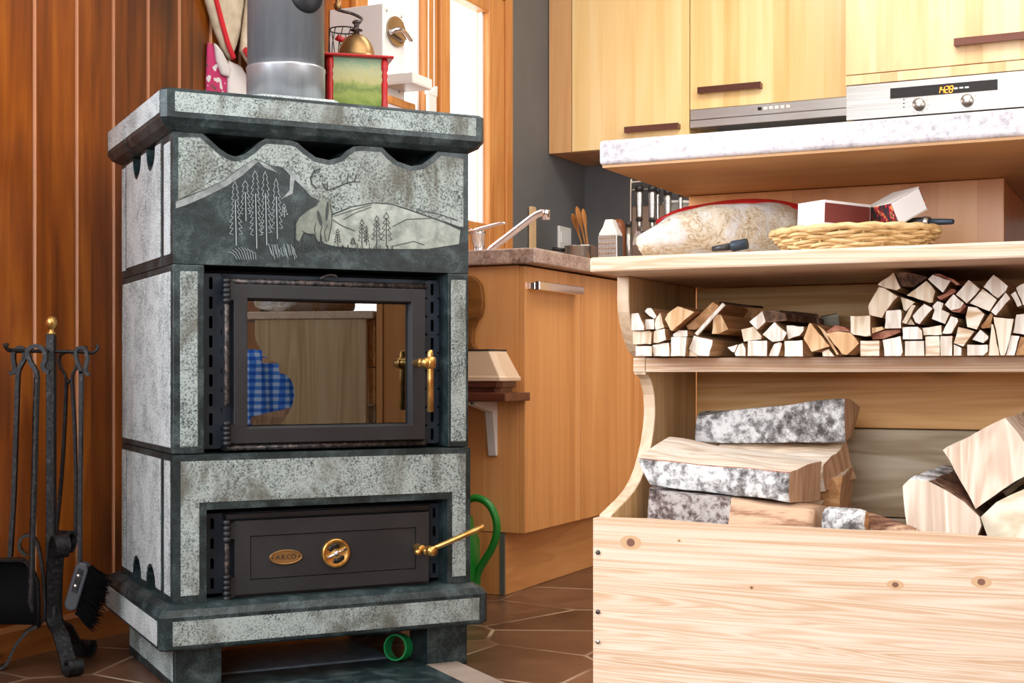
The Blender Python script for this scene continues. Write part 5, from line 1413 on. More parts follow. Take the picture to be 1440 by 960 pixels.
mb = MB(); mb.loft([[(gx - gw * k, gy - .026 * k2, z), (gx + gw * k, gy - .026 * k2, z), (gx + gw * k, gy + .026 * k2, z), (gx - gw * k, gy + .026 * k2, z)] for k, k2, z in ((.98, 1, gzm), (.93, .95, gzm + .010), (.62, .8, gzm + .030), (.46, .7, gzt - .008), (.40, .6, gzt))], 0, smooth=False)
part('top_handle', mb, M['white_plastic'], gr, bevel=.002)
# jar, jug and board behind
single('spice_jar', MB().lathe([(.001, ZW), (.026, ZW), (.027, ZW + .01), (.027, 1.095), (.022, 1.112), (.012, 1.122), (.001, 1.124)], (.388, -.62, 0), 'z', 24), M['jar_wood'], KF, (.388, -.62, ZW), 'brown wooden jar behind the box grater', 'jar')
jc = (.47, -.22)
jz = kp(875, 288, 1, jc[1]).z
jug = thing('measuring_jug', 'translucent plastic measuring jug with pale rim behind the utensils', 'jug', KF, (jc[0], jc[1], ZW))
part('jug_body', MB().lathe([(.001, ZW), (.040, ZW), (.042, ZW + .004), (.052, jz - .012), (.050, jz - .012), (.040, ZW + .006), (.001, ZW + .006)], (jc[0], jc[1], 0), 'z', 28), M['frosted'], jug)
part('jug_rim', MB().tube([(jc[0] + .053 * math.cos(k * .2244), jc[1] + .053 * math.sin(k * .2244), jz - .006) for k in range(28)], .006, 8, closed=True), M['white_plastic'], jug)
a, b = kp(889, 262, 1, -.022), kp(946, 262, 1, -.022)
M['tileboard'] = plain('pale_board', (.42, .30, .23), .5, 0, .4, .06)
single('chopping_board', MB().box(a.x, b.x + .1, -.030, -.010, ZW, 1.24), M['tileboard'], KF, ((a.x + b.x) / 2, -.02, ZW), 'beige chopping board leaning on back wall behind the utensils', 'board', bevel=.006)
# utensil rack
uy = -.27
rk = thing('utensil_rack', 'cream wire rack standing on the worktop for hanging utensils', 'rack', KF, (kp(886, 300, 1, uy).x, uy, ZW))
xa, xb = kp(887, 300, 1, uy).x, kp(975, 300, 1, uy).x; zt, zb2 = kp(887, 256, 1, uy).z, kp(887, 267, 1, uy).z
mb = MB().tube(smooth_path([(xa, uy, ZW + .003), (xa, uy, zt - .02), (xa + .006, uy, zt - .004), (xa + .02, uy, zt), (xb, uy, zt)]), .0026, 8)
mb.tube([(xb, uy, zt), (xb, uy, ZW + .003)], .0026, 8); mb.tube([(xa, uy, ZW + .003), (xb, uy, ZW + .003)], .0026, 8)
mb.tube([(xa, uy, zb2), (xb, uy, zb2)], .0024, 8); mb.tube([(xa, uy - .07, ZW + .003), (xa, uy + .07, ZW + .003)], .0026, 8); mb.tube([(xb, uy - .07, ZW + .003), (xb, uy + .07, ZW + .003)], .0026, 8)
xs = kp(877, 300, 1, uy - .12).x
part('wire_frame', mb, M['rackwire'] if 'rackwire' in M else M.setdefault('rackwire', plain('cream_wire', (.72, .62, .50), .4)), rk)
def utensil(name, label, px, ptop, pneck, y, head, w=.0165):
    t = kp(px, ptop, 1, y); nk = kp(px - (1 if head == 'turner' else 0), pneck, 1, y)
    u = thing(name, label, 'utensil', KF, (t.x, t.y, nk.z - .12), 'utensils hanging from the wire rack')
    cp = t.z - .022
    part('end_cap', MB().lathe([(.003, cp - t.z), (w, cp - t.z + .001), (w, -.004), (w * .7, 0), (.001, .001)], (t.x, t.y, t.z), 'z', 14), M['black_plastic'], u)
    h = part('handle', MB().lathe([(w * .72, nk.z), (w * .74, nk.z + .01), (w * .92, cp - .01), (w * .95, cp)], (t.x, t.y, 0), 'z', 14), M['steel'], u)
    part('collar', MB().lathe([(w * .8, nk.z - .006), (w * .8, nk.z + .001)], (t.x, t.y, 0), 'z', 14), M['black_plastic'], h)
    mb = MB().tube([(t.x, t.y, nk.z), (t.x, t.y, nk.z - .045)], [w * .6, w * .5], 10)
    zz = nk.z - .045
    if head == 'turner': mb.prism([(t.x - .010, zz + .012), (t.x + .010, zz + .012), (t.x + .022, zz - .05), (t.x - .028, zz - .05)], 'y', t.y - .0015, t.y + .0015)
    elif head == 'ladle': mb.lathe([(.001, -.030), (.022, -.026), (.034, -.012), (.036, 0), (.034, 0), (.020, -.024), (.001, -.027)], (t.x, t.y - .02, zz), 'z', 20)
    else: mb.tube([(t.x, t.y, zz + .01), (t.x, t.y, zz - .01), (t.x, t.y, zz - .05)], [.006, .020, .012], 12, squash=(1, .3))
    part('head', mb, M['steel'], u)
    part('hook', MB().tube([(t.x, t.y, t.z - .002), (t.x, t.y + .012, t.z + .006), (t.x, uy + .002, zb2 + .004)], .0016, 6), M['steel'], u)
utensil('kitchen_turner', 'steel-handled turner hanging first beside the rack post', 899, 261, 308, uy - .022, 'turner')
utensil('kitchen_ladle', 'steel-handled ladle hanging beside the turner', 917, 261, 309, uy - .022, 'ladle')
utensil('serving_spoon', 'steel-handled spoon hanging close behind the ladle', 925, 264, 311, uy - .004, 'spoon', .009)
utensil('serving_spoon', 'steel-handled spoon with pale grip hanging third from post', 939, 266, 309, uy - .030, 'spoon', .016)
utensil('kitchen_ladle', 'steel-handled ladle hanging at shadowed end of the rack', 957, 268, 300, uy - .022, 'ladle', .009)
# paring knife upright in a stand by the grater
t = kp(884, 310, 1, -.62); b = kp(884, 350, 1, -.62)
kn = thing('sharpening_steel', 'short steel-handled tool with black cap standing beside the grater', 'utensil', KF, (t.x, t.y, ZW))
part('handle', MB().lathe([(.008, ZW), (.0085, b.z + .006), (.0095, t.z - .022)], (t.x, t.y, 0), 'z', 14), M['steel'], kn)
part('cap', MB().lathe([(.0098, t.z - .022), (.0105, t.z - .004), (.004, t.z)], (t.x, t.y, 0), 'z', 14), M['black_plastic'], kn)

# ------------------------------------------------------------------ little shelf on the cabinet end
sh_z = kp(700, 551, 1, YE).z; sx1 = kp(732, 555, 1, YE - .06).x
ws = thing('wall_shelf', 'small dark wooden shelf on white bracket screwed to cabinet end', 'shelf', KF, (.45, YE, sh_z - .16))
part('shelf_board', MB().box(.20, sx1, YE - .15, YE - .0005, sh_z - .022, sh_z - .0), M['dark_wood'], ws, bevel=.002)
bxm = kp(680, 600, 1, YE - .06).x
mb = MB(); z0, z1 = kp(680, 640, 1, YE).z, sh_z - .0225
mb.prism([(YE - .0005, z1), (YE - .125, z1), (YE - .125, z1 - .010), (YE - .030, z1 - .030), (YE - .010, z0), (YE - .0005, z0)], 'x', bxm - .012, bxm + .012)
part('bracket', mb, M['white'], ws, bevel=.002, label='white metal bracket')
h = kp(683, 577, 1, YE - .127)
part('screw', MB().lathe([(.0004, -.002), (.003, -.0015), (.003, .002)], (bxm, YE - .125, z1 - .005), 'y', 10), M['iron'], ws)
# cream mill with dark foot on the shelf
cyk = YE - .084
a, b = kp(709, 536, 1, cyk - .055), kp(694, 494, 1, cyk - .04); fz, lz = kp(700, 536, 1, cyk - .055).z, kp(690, 493, 1, cyk - .05).z
cxm = .395; rb_, rt_ = a.x - cxm, b.x - cxm
cn = thing('kitchen_scale', 'cream tapered scale body with dark foot on the small shelf', 'scale', KF, (cxm, cyk, sh_z))
def sqr(r, d, z): 
    c = .012
    return [(cxm - r, cyk - d + c, z), (cxm - r + c, cyk - d, z), (cxm + r - c, cyk - d, z), (cxm + r, cyk - d + c, z), (cxm + r, cyk + d - c, z), (cxm + r - c, cyk + d, z), (cxm - r + c, cyk + d, z), (cxm - r, cyk + d - c, z)]
part('body', MB().loft([sqr(rb_, .056, fz - .0), sqr(rb_, .056, fz + .010), sqr(rb_ - .004, .054, fz + .014), sqr(rt_, .046, lz)], 0, smooth=False), M['cream'], cn, bevel=.002)
part('foot', MB().loft([sqr(rb_ - .02, .046, sh_z), sqr(rb_ - .02, .046, sh_z + .012), sqr(rb_ - .012, .052, sh_z + .014), sqr(rb_ - .012, .052, fz - .0005)], 0, smooth=False), M['dark_wood'], cn)
part('rim', MB().loft([sqr(rt_ + .001, .047, lz), sqr(rt_ + .001, .047, lz + .004)], 0, smooth=False), M['black_plastic'], cn)
# paddle board propped behind
def pb(px, py): 
    h = KF.hit(px, py, 1, YE - .014); return (h[0], h[2])
R_ = [(664, 388), (671, 392), (677.5, 400), (680, 415), (680.5, 430), (678, 442), (671, 452), (667, 462), (665.5, 476), (666.5, 484), (671, 491), (671, 500)]
right = [pb(*p) for p in R_]; cxp = pb(655, 440)[0]
left = [(2 * cxp - x, z) for x, z in right[::-1]]
zb3 = sh_z + .0005
right[-1] = (right[-1][0], zb3); left[0] = (left[0][0], zb3)
single('paddle_board', MB().prism(left + right, 'y', YE - .022, YE - .004), M['board'], KF, (cxp, YE - .013, zb3), 'brown wooden paddle board propped on the small shelf behind the scale', 'board', bevel=.003)
# ------------------------------------------------------------------ fireplace tools
TD = 2.77
def tp(px, py, d=TD): return Vector(WF.hit(px, py, 1, d))
c0 = tp(72, 700)
PX = c0.x
st = thing('fire_tool_stand', 'black wrought iron fire tool stand with brass ball finial and scrolled feet', 'tool stand', WF, (PX, TD, 0))
ztop, zcol = tp(72, 470).z, tp(72, 860).z
part('pole', MB().box(PX - .0085, PX + .0085, TD - .0085, TD + .0085, zcol - .01, ztop), M['forged'], st, bevel=.0015)
fz = tp(72, 453).z
part('finial', MB().lathe([(.0085, ztop), (.0085, ztop + .003), (.0055, ztop + .006), (.0055, fz - .013), (.008, fz - .011), (.0118, fz - .004), (.0122, fz), (.0118, fz + .004), (.0085, fz + .0095), (.004, fz + .0115), (.001, fz + .012)], (PX, TD, 0), 'z', 24), M['brass'], st, label='brass ball finial')
mb = MB()
zc = tp(72, 494).z
hookp = [tp(*p) for p in ((16, 489), (11, 491), (8.5, 488), (8.5, 484.5), (11, 483.5))]
mb.tube(smooth_path([(PX, TD, zc)] + [tp(40, 494)] + [tp(18, 494), tp(11, 492), tp(8, 488), tp(9, 484.5), tp(12, 485)]), .0032, 8)
mb.tube(smooth_path([(PX, TD, zc), tp(105, 494), tp(128, 496), tp(135, 493), tp(138, 488), tp(135, 485)]), .0032, 8)
mb.tube(smooth_path([(PX, TD, zc), (PX - .04, TD - .075, zc + .001), (PX - .052, TD - .10, zc + .004), (PX - .054, TD - .106, zc + .014)]), .0036, 8)
mb.tube(smooth_path([(PX, TD, zc), (PX + .03, TD + .08, zc), (PX + .042, TD + .095, zc + .012)]), .0032, 8)
part('hook_arms', mb, M['forged'], st)
part('collar', MB().box(PX - .0135, PX + .0135, TD - .0135, TD + .0135, zcol - .018, zcol + .014), M['forged'], st, bevel=.002)
# four scrolled legs: a flat bar from the upper curl down past the pole to a rolled foot
def leg(az, r_foot, wid=.030):
    a = math.radians(az); d = Vector((math.cos(a), math.sin(a), 0)); wv = Vector((-d.y, d.x, 0)); P0 = Vector((PX, TD, 0))
    up = zcol + .155
    def q(r, z): return P0 + d * r + Vector((0, 0, z))
    path = [q(.046, up - .040), q(.054, up - .034), q(.060, up - .020), q(.056, up - .006), q(.044, up), q(.031, up - .008), q(.022, up - .032), q(.0155, up - .075), q(.0125, zcol + .03), q(.0125, zcol - .005), q(.020, zcol - .022), q(.045, zcol - .036), q(.066, zcol - .062), q(r_foot - .022, .034), q(r_foot - .010, .010), q(r_foot + .004, .0035), q(r_foot + .018, .006), q(r_foot + .025, .018), q(r_foot + .019, .030), q(r_foot + .008, .030), q(r_foot + .003, .022)]
    part('leg', MB().strap(smooth_path(path, 5), wid, .0055, wv), M['forged'], st)
leg(-50, .100); leg(70, .100); leg(194, .095)
def bar_path(pts, d, k=5):
    return smooth_path([tp(x, y, dd) for (x, y), dd in zip(pts, d if isinstance(d, list) else [d] * len(pts))], k)
GT = 'fire tools on the stand'
# shovel
dS = TD - .03
sh = thing('fire_shovel', 'black iron fire shovel with arched blade hanging on the tool stand', 'fire tool', WF, tuple(tp(20, 880, dS)), GT)
part('handle', MB().strap(bar_path([(14, 525), (21, 522), (20.5, 513), (19, 505), (20, 495), (27, 489), (34, 492), (35, 503), (30, 513), (26, 523), (25, 540), (23, 600), (20, 690), (17, 745), (14.5, 783)], dS), .011, .008, (0, 1, 0)), M['forged'], sh)
bc, bw = tp(10, 800, dS - .02), .064
mb = MB(); rings = []
zt_, zb_ = tp(10, 786, dS).z, tp(10, 880, dS).z
for t in (0, .04, .12, .3, .6, 1):
    z = zt_ + (zb_ - zt_) * t; w = bw * (.52 + .48 * min(1, (t / .35)) ** .6) ; ring = []
    for k in range(15):
        a = math.pi * k / 14; ring.append((bc.x - w * math.cos(a), dS + .045 - .050 * (math.sin(a) ** .6) * (1 - .25 * t) if False else dS - .030 + .05 * (math.sin(a) ** .55), z + .0))
    for k in range(14, -1, -1):
        a = math.pi * k / 14; ww = w - .002; ring.append((bc.x - ww * math.cos(a), dS - .030 + .0475 * (math.sin(a) ** .55), z))
    rings.append(ring)
mb.loft(rings, 0, smooth=True, side=[0] * 15 + [1] * 15)
cap = [p for p in rings[0][:15]]
mb.loft([[ (p[0], p[1], p[2] + .0) for p in rings[0][:15]], [(bc.x + (p[0] - bc.x) * .96, p[1], p[2] + .002) for p in rings[0][:15]]], 0)
mb.prism([(p[0], p[1]) for p in rings[0][:15]], 'z', zt_ - .001, zt_ + .0015)
part('blade', mb, [M['forged'], M['black']], sh)
# poker
dP = TD - .085
pk = thing('fire_poker', 'black iron poker with crook handle hanging between shovel and pole', 'fire tool', WF, tuple(tp(44, 850, dP)), GT)
part('handle', MB().strap(bar_path([(69.5, 523), (63, 520), (61, 513), (64, 504), (62, 492), (53, 486.5), (44.5, 488), (39, 495), (43, 508.5), (50.5, 521), (52, 531)], dP), .011, .008, (0, 1, 0)), M['forged'], pk)
part('shaft', MB().tube(bar_path([(52, 530), (50.5, 580), (48.5, 660), (46, 740), (44, 822), (43, 846), (46, 862)], dP), [.0064] * 26 + [.0055, .005, .0042, .003, .0015], 8), M['forged'], pk)
# tongs
dT = TD + .05
tg = thing('fire_tongs', 'black iron fire tongs with looped spring handle hanging behind the pole', 'fire tool', WF, tuple(tp(85, 760, dT)), GT)
part('handle', MB().strap(bar_path([(93.5, 540), (92, 527), (86, 517), (83, 507), (86, 499), (96, 495), (105, 499), (109, 507), (107, 517), (102, 527), (101.5, 540)], dT), .013, .0035, (0, 1, 0)), M['forged'], tg)
part('leg', MB().strap(bar_path([(93.5, 538), (91, 600), (86, 680), (79, 752), (82, 768)], dT), .012, .005, (0, 1, 0)), M['forged'], tg)
part('leg', MB().strap(bar_path([(101.5, 538), (105, 600), (107, 680), (106, 752), (100, 768)], dT + .004), .012, .005, (0, 1, 0)), M['forged'], tg)
part('rivet', MB().lathe([(.001, -.012), (.0045, -.010), (.0045, .010), (.001, .012)], tuple(tp(97.5, 536, dT)), 'y', 12), M['forged'], tg)
# brush
dB = TD - .02
br = thing('hearth_brush', 'black hearth brush with riveted wooden head hanging beside the stove', 'fire tool', WF, tuple(tp(105, 880, dB)), GT)
part('handle', MB().strap(bar_path([(126.5, 527), (121, 523), (121.5, 512), (123, 503), (120.5, 492), (114, 488.5), (108, 492), (107.5, 503), (111, 514), (114, 523), (114.5, 535), (113.5, 640), (112.5, 720), (112, 790), (108, 815), (104, 830)], dB), .011, .0065, (0, 1, 0)), M['forged'], br)
A_, B_ = tp(118, 791, dB - .004), tp(98, 858, dB - .004)
ax_ = (B_ - A_).normalized(); sd_ = Vector((ax_.z, 0, -ax_.x)) * -1
def bq(s, t): p = A_ + ax_ * s + sd_ * t; return (p.x, p.z)
Lh = (B_ - A_).length; hw = .0135
poly = [bq(.0, -hw * .5), bq(.0, hw * .5), bq(.012, hw)] + [bq(Lh - hw + hw * math.sin(math.radians(k)), hw * math.cos(math.radians(k))) for k in range(0, 181, 20)] + [bq(.012, -hw)]
hd = part('brush_head', MB().prism(poly, 'y', dB - .010, dB + .014), M['brushwood'] if 'brushwood' in M else M.setdefault('brushwood', plain('black_brush_wood', (.045, .05, .062), .38)), br, bevel=.003)
mb = MB()
for s in (.026, .047):
    p = bq(s, -.001); mb.lathe([(.0006, -.0035), (.0034, -.003), (.0040, -.001), (.004, .002)], (p[0], dB - .013, p[1]), 'y', 14)
part('rivet', mb, M['chrome'], hd)
mb = MB().prism([bq(.012, -.0055), bq(.012, .0055), bq(.060, .0055), bq(.060, -.0055)], 'y', dB - .0135, dB - .0095)
part('ferrule', mb, M['forged'], hd)
rnd = random.Random(3); mb = MB()
for i in range(620):
    s = rnd.uniform(.004, Lh + .004); y = dB + rnd.uniform(-.006, .016)
    p = A_ + ax_ * s + sd_ * (hw * .9); dirv = (sd_ + ax_ * rnd.uniform(.15, .75) + Vector((0, rnd.uniform(-.35, .35), 0))).normalized()
    L = rnd.uniform(.030, .056)
    p = Vector((p.x, y, p.z)); q = p + dirv * L
    mb.tube([p, p.lerp(q, .6) + ax_ * .002, q], [.0011, .0010, .0004], 4, cap=False)
part('bristles', mb, M['bristle'] if 'bristle' in M else M.setdefault('bristle', plain('black_bristle', (.004, .004, .0045), .9, 0, .05)), br)

# ------------------------------------------------------------------ coffee mill on the stove
ym0 = .30
def mp(px, py, y=ym0): h = SF.hit(px, py, 1, y); return h
xa, xb = mp(468, 110)[0], mp(551, 110)[0]
dm = .098
zt = mp(515, 78)[2]
mill = thing('coffee_mill', 'red painted coffee mill with brass dome, crank and painted landscape panel', 'coffee mill', SF, ((xa + xb) / 2, ym0 + dm / 2, ZS))
part('base_board', MB().box(xa - .004, xb + .004, ym0 - .004, ym0 + dm + .004, ZS, ZS + .008), M['red'], mill, bevel=.002)
part('top_board', MB().box(xa - .008, xb + .010, ym0 - .008, ym0 + dm + .006, zt - .0055, zt + .0005), M['red'], mill, bevel=.0025)
z0, z1 = ZS + .008, zt - .0055
def colprof(z0, z1):
    h = z1 - z0; return [(.0055, z0), (.0078, z0 + .03 * h), (.0078, z0 + .12 * h), (.0050, z0 + .15 * h), (.0072, z0 + .19 * h), (.0050, z0 + .23 * h), (.0078, z0 + .30 * h), (.0066, z0 + .5 * h), (.0078, z0 + .66 * h), (.0050, z0 + .72 * h), (.0074, z0 + .77 * h), (.0050, z0 + .82 * h), (.0078, z0 + .86 * h), (.0078, z0 + .97 * h), (.0055, z1)]
for x in (xa + .0085, xb - .0085):
    for y in (ym0 + .0085, ym0 + dm - .0085): part('turned_column', MB().lathe(colprof(z0, z1), (x, y, 0), 'z', 16), M['red'], mill)
n_ = NT('painted_field'); tc_ = n_.n('ShaderNodeTexCoord'); g_ = n_.noise(tc_.outputs['Object'], 60, 5, .6, .6); gz_ = n_.axis(tc_.outputs['Object'], 2)
f_ = n_.math('ADD', n_.val(gz_, .008, .008 + (z1 - z0), 0, 1), n_.math('MULTIPLY', n_.math('SUBTRACT', g_, .5), .30))
n_.set(n_.ramp(f_, [(.25, (.07, .13, .02)), (.40, (.19, .28, .05)), (.50, (.30, .36, .09)), (.58, (.16, .24, .06)), (.66, (.34, .38, .12)), (.70, (.48, .44, .20)), (.84, (.45, .47, .26)), (.97, (.24, .38, .25))]), .35)
M['painted'] = n_.mat
part('painted_panel', MB().box(xa + .010, xb - .010, ym0 + .007, ym0 + .011, z0, z1), M['painted'], mill, label='panel painted with a plain green field')
mb = MB().box(xa + .012, xa + .015, ym0 + .012, ym0 + dm - .012, z0, z1); mb.box(xb - .015, xb - .012, ym0 + .012, ym0 + dm - .012, z0, z1); mb.box(xa + .015, xb - .015, ym0 + dm - .012, ym0 + dm - .008, z0, z1)
part('side_panel', mb, M['painted'], mill)
mill.rotation_euler.z -= math.radians(12)
ymc = ym0 + dm / 2
dc = mp(501, 70, ymc); dx0 = mp(476.5, 68, ymc)[0]; dx1 = mp(525.5, 68, ymc)[0]; rd = (dx1 - dx0) / 2; cxm = (dx0 + dx1) / 2; hd_ = mp(501, 50, ymc)[2] - zt
mb = MB().lathe([(rd * 1.06, zt + .0006), (rd * 1.06, zt + .003)] + [(rd * math.cos(math.radians(a)), zt + .003 + hd_ * math.sin(math.radians(a))) for a in range(0, 86, 8)] + [(.006, zt + .003 + hd_)], (cxm, ymc, 0), 'z', 36)
part('brass_dome', mb, M['old_brass'], mill)
zs = lambda py: mp(501, py, ymc)[2]
part('spindle', MB().lathe([(.006, zs(52)), (.0065, zs(44)), (.0135, zs(43.5)), (.0135, zs(42)), (.006, zs(40)), (.0055, zs(34)), (.0095, zs(33)), (.0095, zs(31)), (.006, zs(29)), (.001, zs(28))], (cxm, ymc, 0), 'z', 18), M['iron_worn'], mill)
P = smooth_path([mp(499, 35, ymc), mp(505, 33, ymc), mp(508.5, 28, ymc), mp(504, 23.5, ymc), mp(494, 18.5, ymc), mp(484, 15.5, ymc), mp(476, 12.5, ymc)])
cr = part('crank', MB().strap(P, .011, .0038, (0, 1, 0)), M['iron_worn'], mill)
k = mp(476, 12, ymc)
part('grip', MB().lathe([(.005, k[2] - .002), (.0085, k[2] + .003), (.0095, k[2] + .010), (.006, k[2] + .014), (.0045, k[2] + .018), (.008, k[2] + .024), (.011, k[2] + .034), (.009, k[2] + .044), (.001, k[2] + .047)], (k[0], ymc, 0), 'z', 18), M['old_brass'], cr)

# wire ornament behind the mill
yo = .455
wc = SF.hit(484, 60, 1, yo); rw = .034
wr = thing('wire_basket', 'black curled wire basket with small red flower behind the coffee mill', 'basket', SF, (wc[0], yo, ZS))
mb = MB(); zt2 = SF.hit(488, 43, 1, yo)[2]; zt2 = max(zt2, ZS + .05)
for z, r in ((ZS + .003, rw * .7), (zt2, rw)): mb.tube([(wc[0] + r * math.cos(i * .2094), yo + r * math.sin(i * .2094), z) for i in range(30)], .0016, 6, closed=True)
for i in range(12):
    a = i * .5236
    mb.tube(smooth_path([(wc[0] + rw * s * math.cos(a + t), yo + rw * s * math.sin(a + t), ZS + .003 + (zt2 - ZS - .003) * f) for s, f, t in ((.7, 0, 0), (.95, .35, .25), (.8, .6, .05), (1.02, .8, -.2), (1, 1, .1))]), .0012, 5)
part('wire_body', mb, M['iron'], wr)
q = SF.hit(478, 56, 1, yo - rw)
part('flower', MB().tube([(q[0] - .012, yo - rw, q[2]), (q[0] - .004, yo - rw - .002, q[2] + .003), (q[0] + .005, yo - rw - .002, q[2] + .001), (q[0] + .013, yo - rw, q[2] + .005)], [.002, .010, .009, .002], 8, squash=(.8, .5)), M['red'], wr)

# ------------------------------------------------------------------ things by the window
yn = -1.86
x1 = KF.hit(538.5, 4, 1, yn)[0]; yb = KF.hit(569.5, 16, 0, x1)[1]; zt = KF.hit(538.5, 4, 1, yn)[2]
zb = KF.hit(556, 143, 0, x1)[2]
shz = zb
wsx = x1 + .035
ys1 = KF.hit(585, 146, 0, wsx)[1]
single('wall_shelf', MB().box(.001, wsx, yn - .12, ys1, shz - .024, shz), M['window_wood'], KF, (.1, yn, shz - .024), 'small pine wall shelf under the white drink dispenser', 'shelf', bevel=.003)
dsp = thing('drink_dispenser', 'white boxy drink dispenser with chrome lever and drip tray by the window', 'dispenser', KF, (x1 / 2, (yn + yb) / 2, shz))
part('housing', MB().box(.0012, x1, yn, yb, shz + .0005, zt), M['white'], dsp, bevel=.003)
def rf(px, py): h = KF.hit(px, py, 0, x1); return (h[1], h[2])
cyl = [rf(556 + 13 * math.cos(k * .2618) * 1.0, 44.5 + 21 * math.sin(k * .2618) + 5 * math.cos(k * .2618)) for k in range(24)]
part('lever_recess', MB().prism(cyl, 'x', x1 - .002, x1 + .006), M['recess'] if 'recess' in M else M.setdefault('recess', plain('dull_chrome', (.36, .28, .20), .18, .95, .5, .3)), dsp)
a, b = rf(543, 44), rf(568, 58)
part('lever', MB().tube(smooth_path([(x1 + .012, a[0], a[1] - .004), (x1 + .024, a[0] + .02, a[1] + .006), (x1 + .028, (a[0] + b[0]) / 2, (a[1] + b[1]) / 2 + .010), (x1 + .020, b[0], b[1])]), .009, 12, squash=(.8, 1)), M['chrome'], dsp)
mb = MB()
for px, py in ((543.5, 14.5), (564, 23.5), (541.5, 128), (561.5, 129)):
    h = rf(px, py); mb.lathe([(.0005, .0016), (.004, .0012), (.004, -.001)], (x1, h[0], h[1]), 'x', 10)
part('screw', mb, M['steel'], dsp)
ta, tb = KF.hit(575, 102, 1, yn + .01), KF.hit(575, 117, 1, yn + .01)
tx1 = max(x1 + .035, KF.hit(581, 110, 1, yn + .01)[0])
mb = MB(); t0, t1 = tb[2], ta[2]
mb.box(x1 + .0003, tx1, yn + .006, yb - .004, t0, t0 + .004); 
for q in ((x1 + .0003, tx1, yn + .006, yn + .009), (x1 + .0003, tx1, yb - .007, yb - .004), (tx1 - .003, tx1, yn + .009, yb - .007)): mb.box(q[0], q[1], q[2], q[3], t0 + .004, t1)
part('drip_tray', mb, M['white_plastic'], dsp, bevel=.0015)
# bead chains of the blind
ch = thing('blind_chain', 'white beaded blind cord loop hanging in front of the window post', 'blind cord', KF, (.05, -1.25, 1.30))
xc = .045
def cpnt(px, py): h = KF.hit(px, py, 0, xc); return h
b0, b1, bt = cpnt(602.5, 128), cpnt(610.5, 122), cpnt(606, 140)
mb = MB()
pathc = [(xc, b0[1], 2.15)] + [(xc, b0[1], b0[2])]
for (y, zlo) in ((b0[1], b0[2]), (b1[1], b1[2])):
    z = zlo
    while z < 1.80:
        mb.lathe([(.0006, -.0026), (.0023, -.0015), (.0028, 0), (.0023, .0015), (.0006, .0026)], (xc, y, z), 'z', 6); z += .0066
    mb.tube([(xc, y, zlo), (xc, y, 2.2)], .0009, 5)
part('bead_chain', mb, M['white_plastic'], ch)
mb = MB(); mb.loft([[(xc - .006, b0[1] - .006, z), (xc + .006, b0[1] - .006, z), (xc + .006, b1[1] + .006, z), (xc - .006, b1[1] + .006, z)] for z in (b0[2] - .07, b0[2] - .01)], 0, smooth=False)
mb.prism([(b0[1] - .012, b0[2] - .012), (b1[1] + .010, b0[2] - .012), (b1[1] + .012, b1[2] + .004), (b1[1] - .006, b1[2] - .004), (b0[1] + .006, b0[2] - .004), (b0[1] - .014, b0[2] + .004)], 'x', xc - .007, xc + .007)
part('cord_weight', mb, M['white_plastic'], ch, bevel=.002)
mb = MB().box(.0145, .06, b0[1] - .02, b1[1] + .02, 2.19, 2.23)
part('blind_bracket', mb, M['white_plastic'], ch)

# cloths hanging on the board wall behind the pipe
def wallpt(px, py, x=.03): h = KF.hit(px, py, 0, x); return Vector((h[1], h[2], 0))
def pillow(poly, x0, th, ins=.012, m=0):
    P = [wallpt(*p) for p in poly]; n = len(P); c = sum(P, Vector()) / n
    mb = MB(); rings = []
    fine = []
    for i in range(n):
        for j in range(4): fine.append(P[i].lerp(P[(i + 1) % n], j / 4))
    for k, (s, x) in enumerate(((1, x0), (1.0, x0 + th * .5), (.93, x0 + th * .85), (.75, x0 + th), (.4, x0 + th * 1.06))):
        rings.append([(x + (.0025 * mnoise.noise(Vector((q.x * 30, q.y * 30, 1))) if k > 1 else 0), c.x + (q.x - c.x) * s, c.y + (q.y - c.y) * s) for q in fine])
    mb.loft(rings, m, smooth=True); return mb
mitt = thing('oven_mitt', 'beige quilted oven mitt with red binding, hanging over the board wall', 'oven mitt', KF, (.03, wallpt(310, 20).x, 1.45))
q1 = [(270, -130), (286, -40), (296, 0), (306, 35), (318, 66), (329, 84), (338, 62), (344, 40), (349, 10), (352, -130)]
part('quilted_body', pillow(q1, .012, .016), M['quilt'], mitt)
ed = [(262, -130), (284, -40), (298, 0), (308, 34), (319, 62), (331, 86)]
mb = MB().tube(smooth_path([(.030, wallpt(*p).x, wallpt(*p).y) for p in ((293, -40), (304, 0), (313, 34), (321, 62), (329, 82))]), .0085, 8, squash=(1, .55))
part('binding', mb, M['red_cloth'], mitt)
part('hanging_loop', MB().tube(smooth_path([(.012, wallpt(300, -130).x, wallpt(300, -130).y - .01), (.006, wallpt(302, -150).x, wallpt(302, -150).y), (.003, wallpt(304, -140).x, wallpt(304, -140).y)]), .003, 6), M['red_cloth'], mitt)
mit2 = thing('oven_mitt', 'second quilted oven mitt half hidden behind the flue pipe', 'oven mitt', KF, (.03, wallpt(360, 40).x, 1.45))
part('quilted_body', pillow([(346, -130), (344, 0), (338, 45), (335, 72), (346, 90), (362, 115), (380, 120), (392, 60), (392, -130)], .033, .016), M['quilt'], mit2)
part('binding', MB().tube(smooth_path([(.05, wallpt(*p).x, wallpt(*p).y) for p in ((335, 70), (343, 84), (352, 98), (362, 114), (378, 124))]), .0085, 8, squash=(1, .55)), M['red_cloth'], mit2)
tw = thing('tea_towel', 'white tea towel with pink print hanging below the oven mitts', 'towel', KF, (.02, wallpt(325, 140).x, 1.25))
part('pink_fold', pillow([(303, 58), (311, 62), (322, 80), (331, 100), (331, 190), (302, 190), (301, 110)], .0035, .008), M['pink_cloth'], tw)
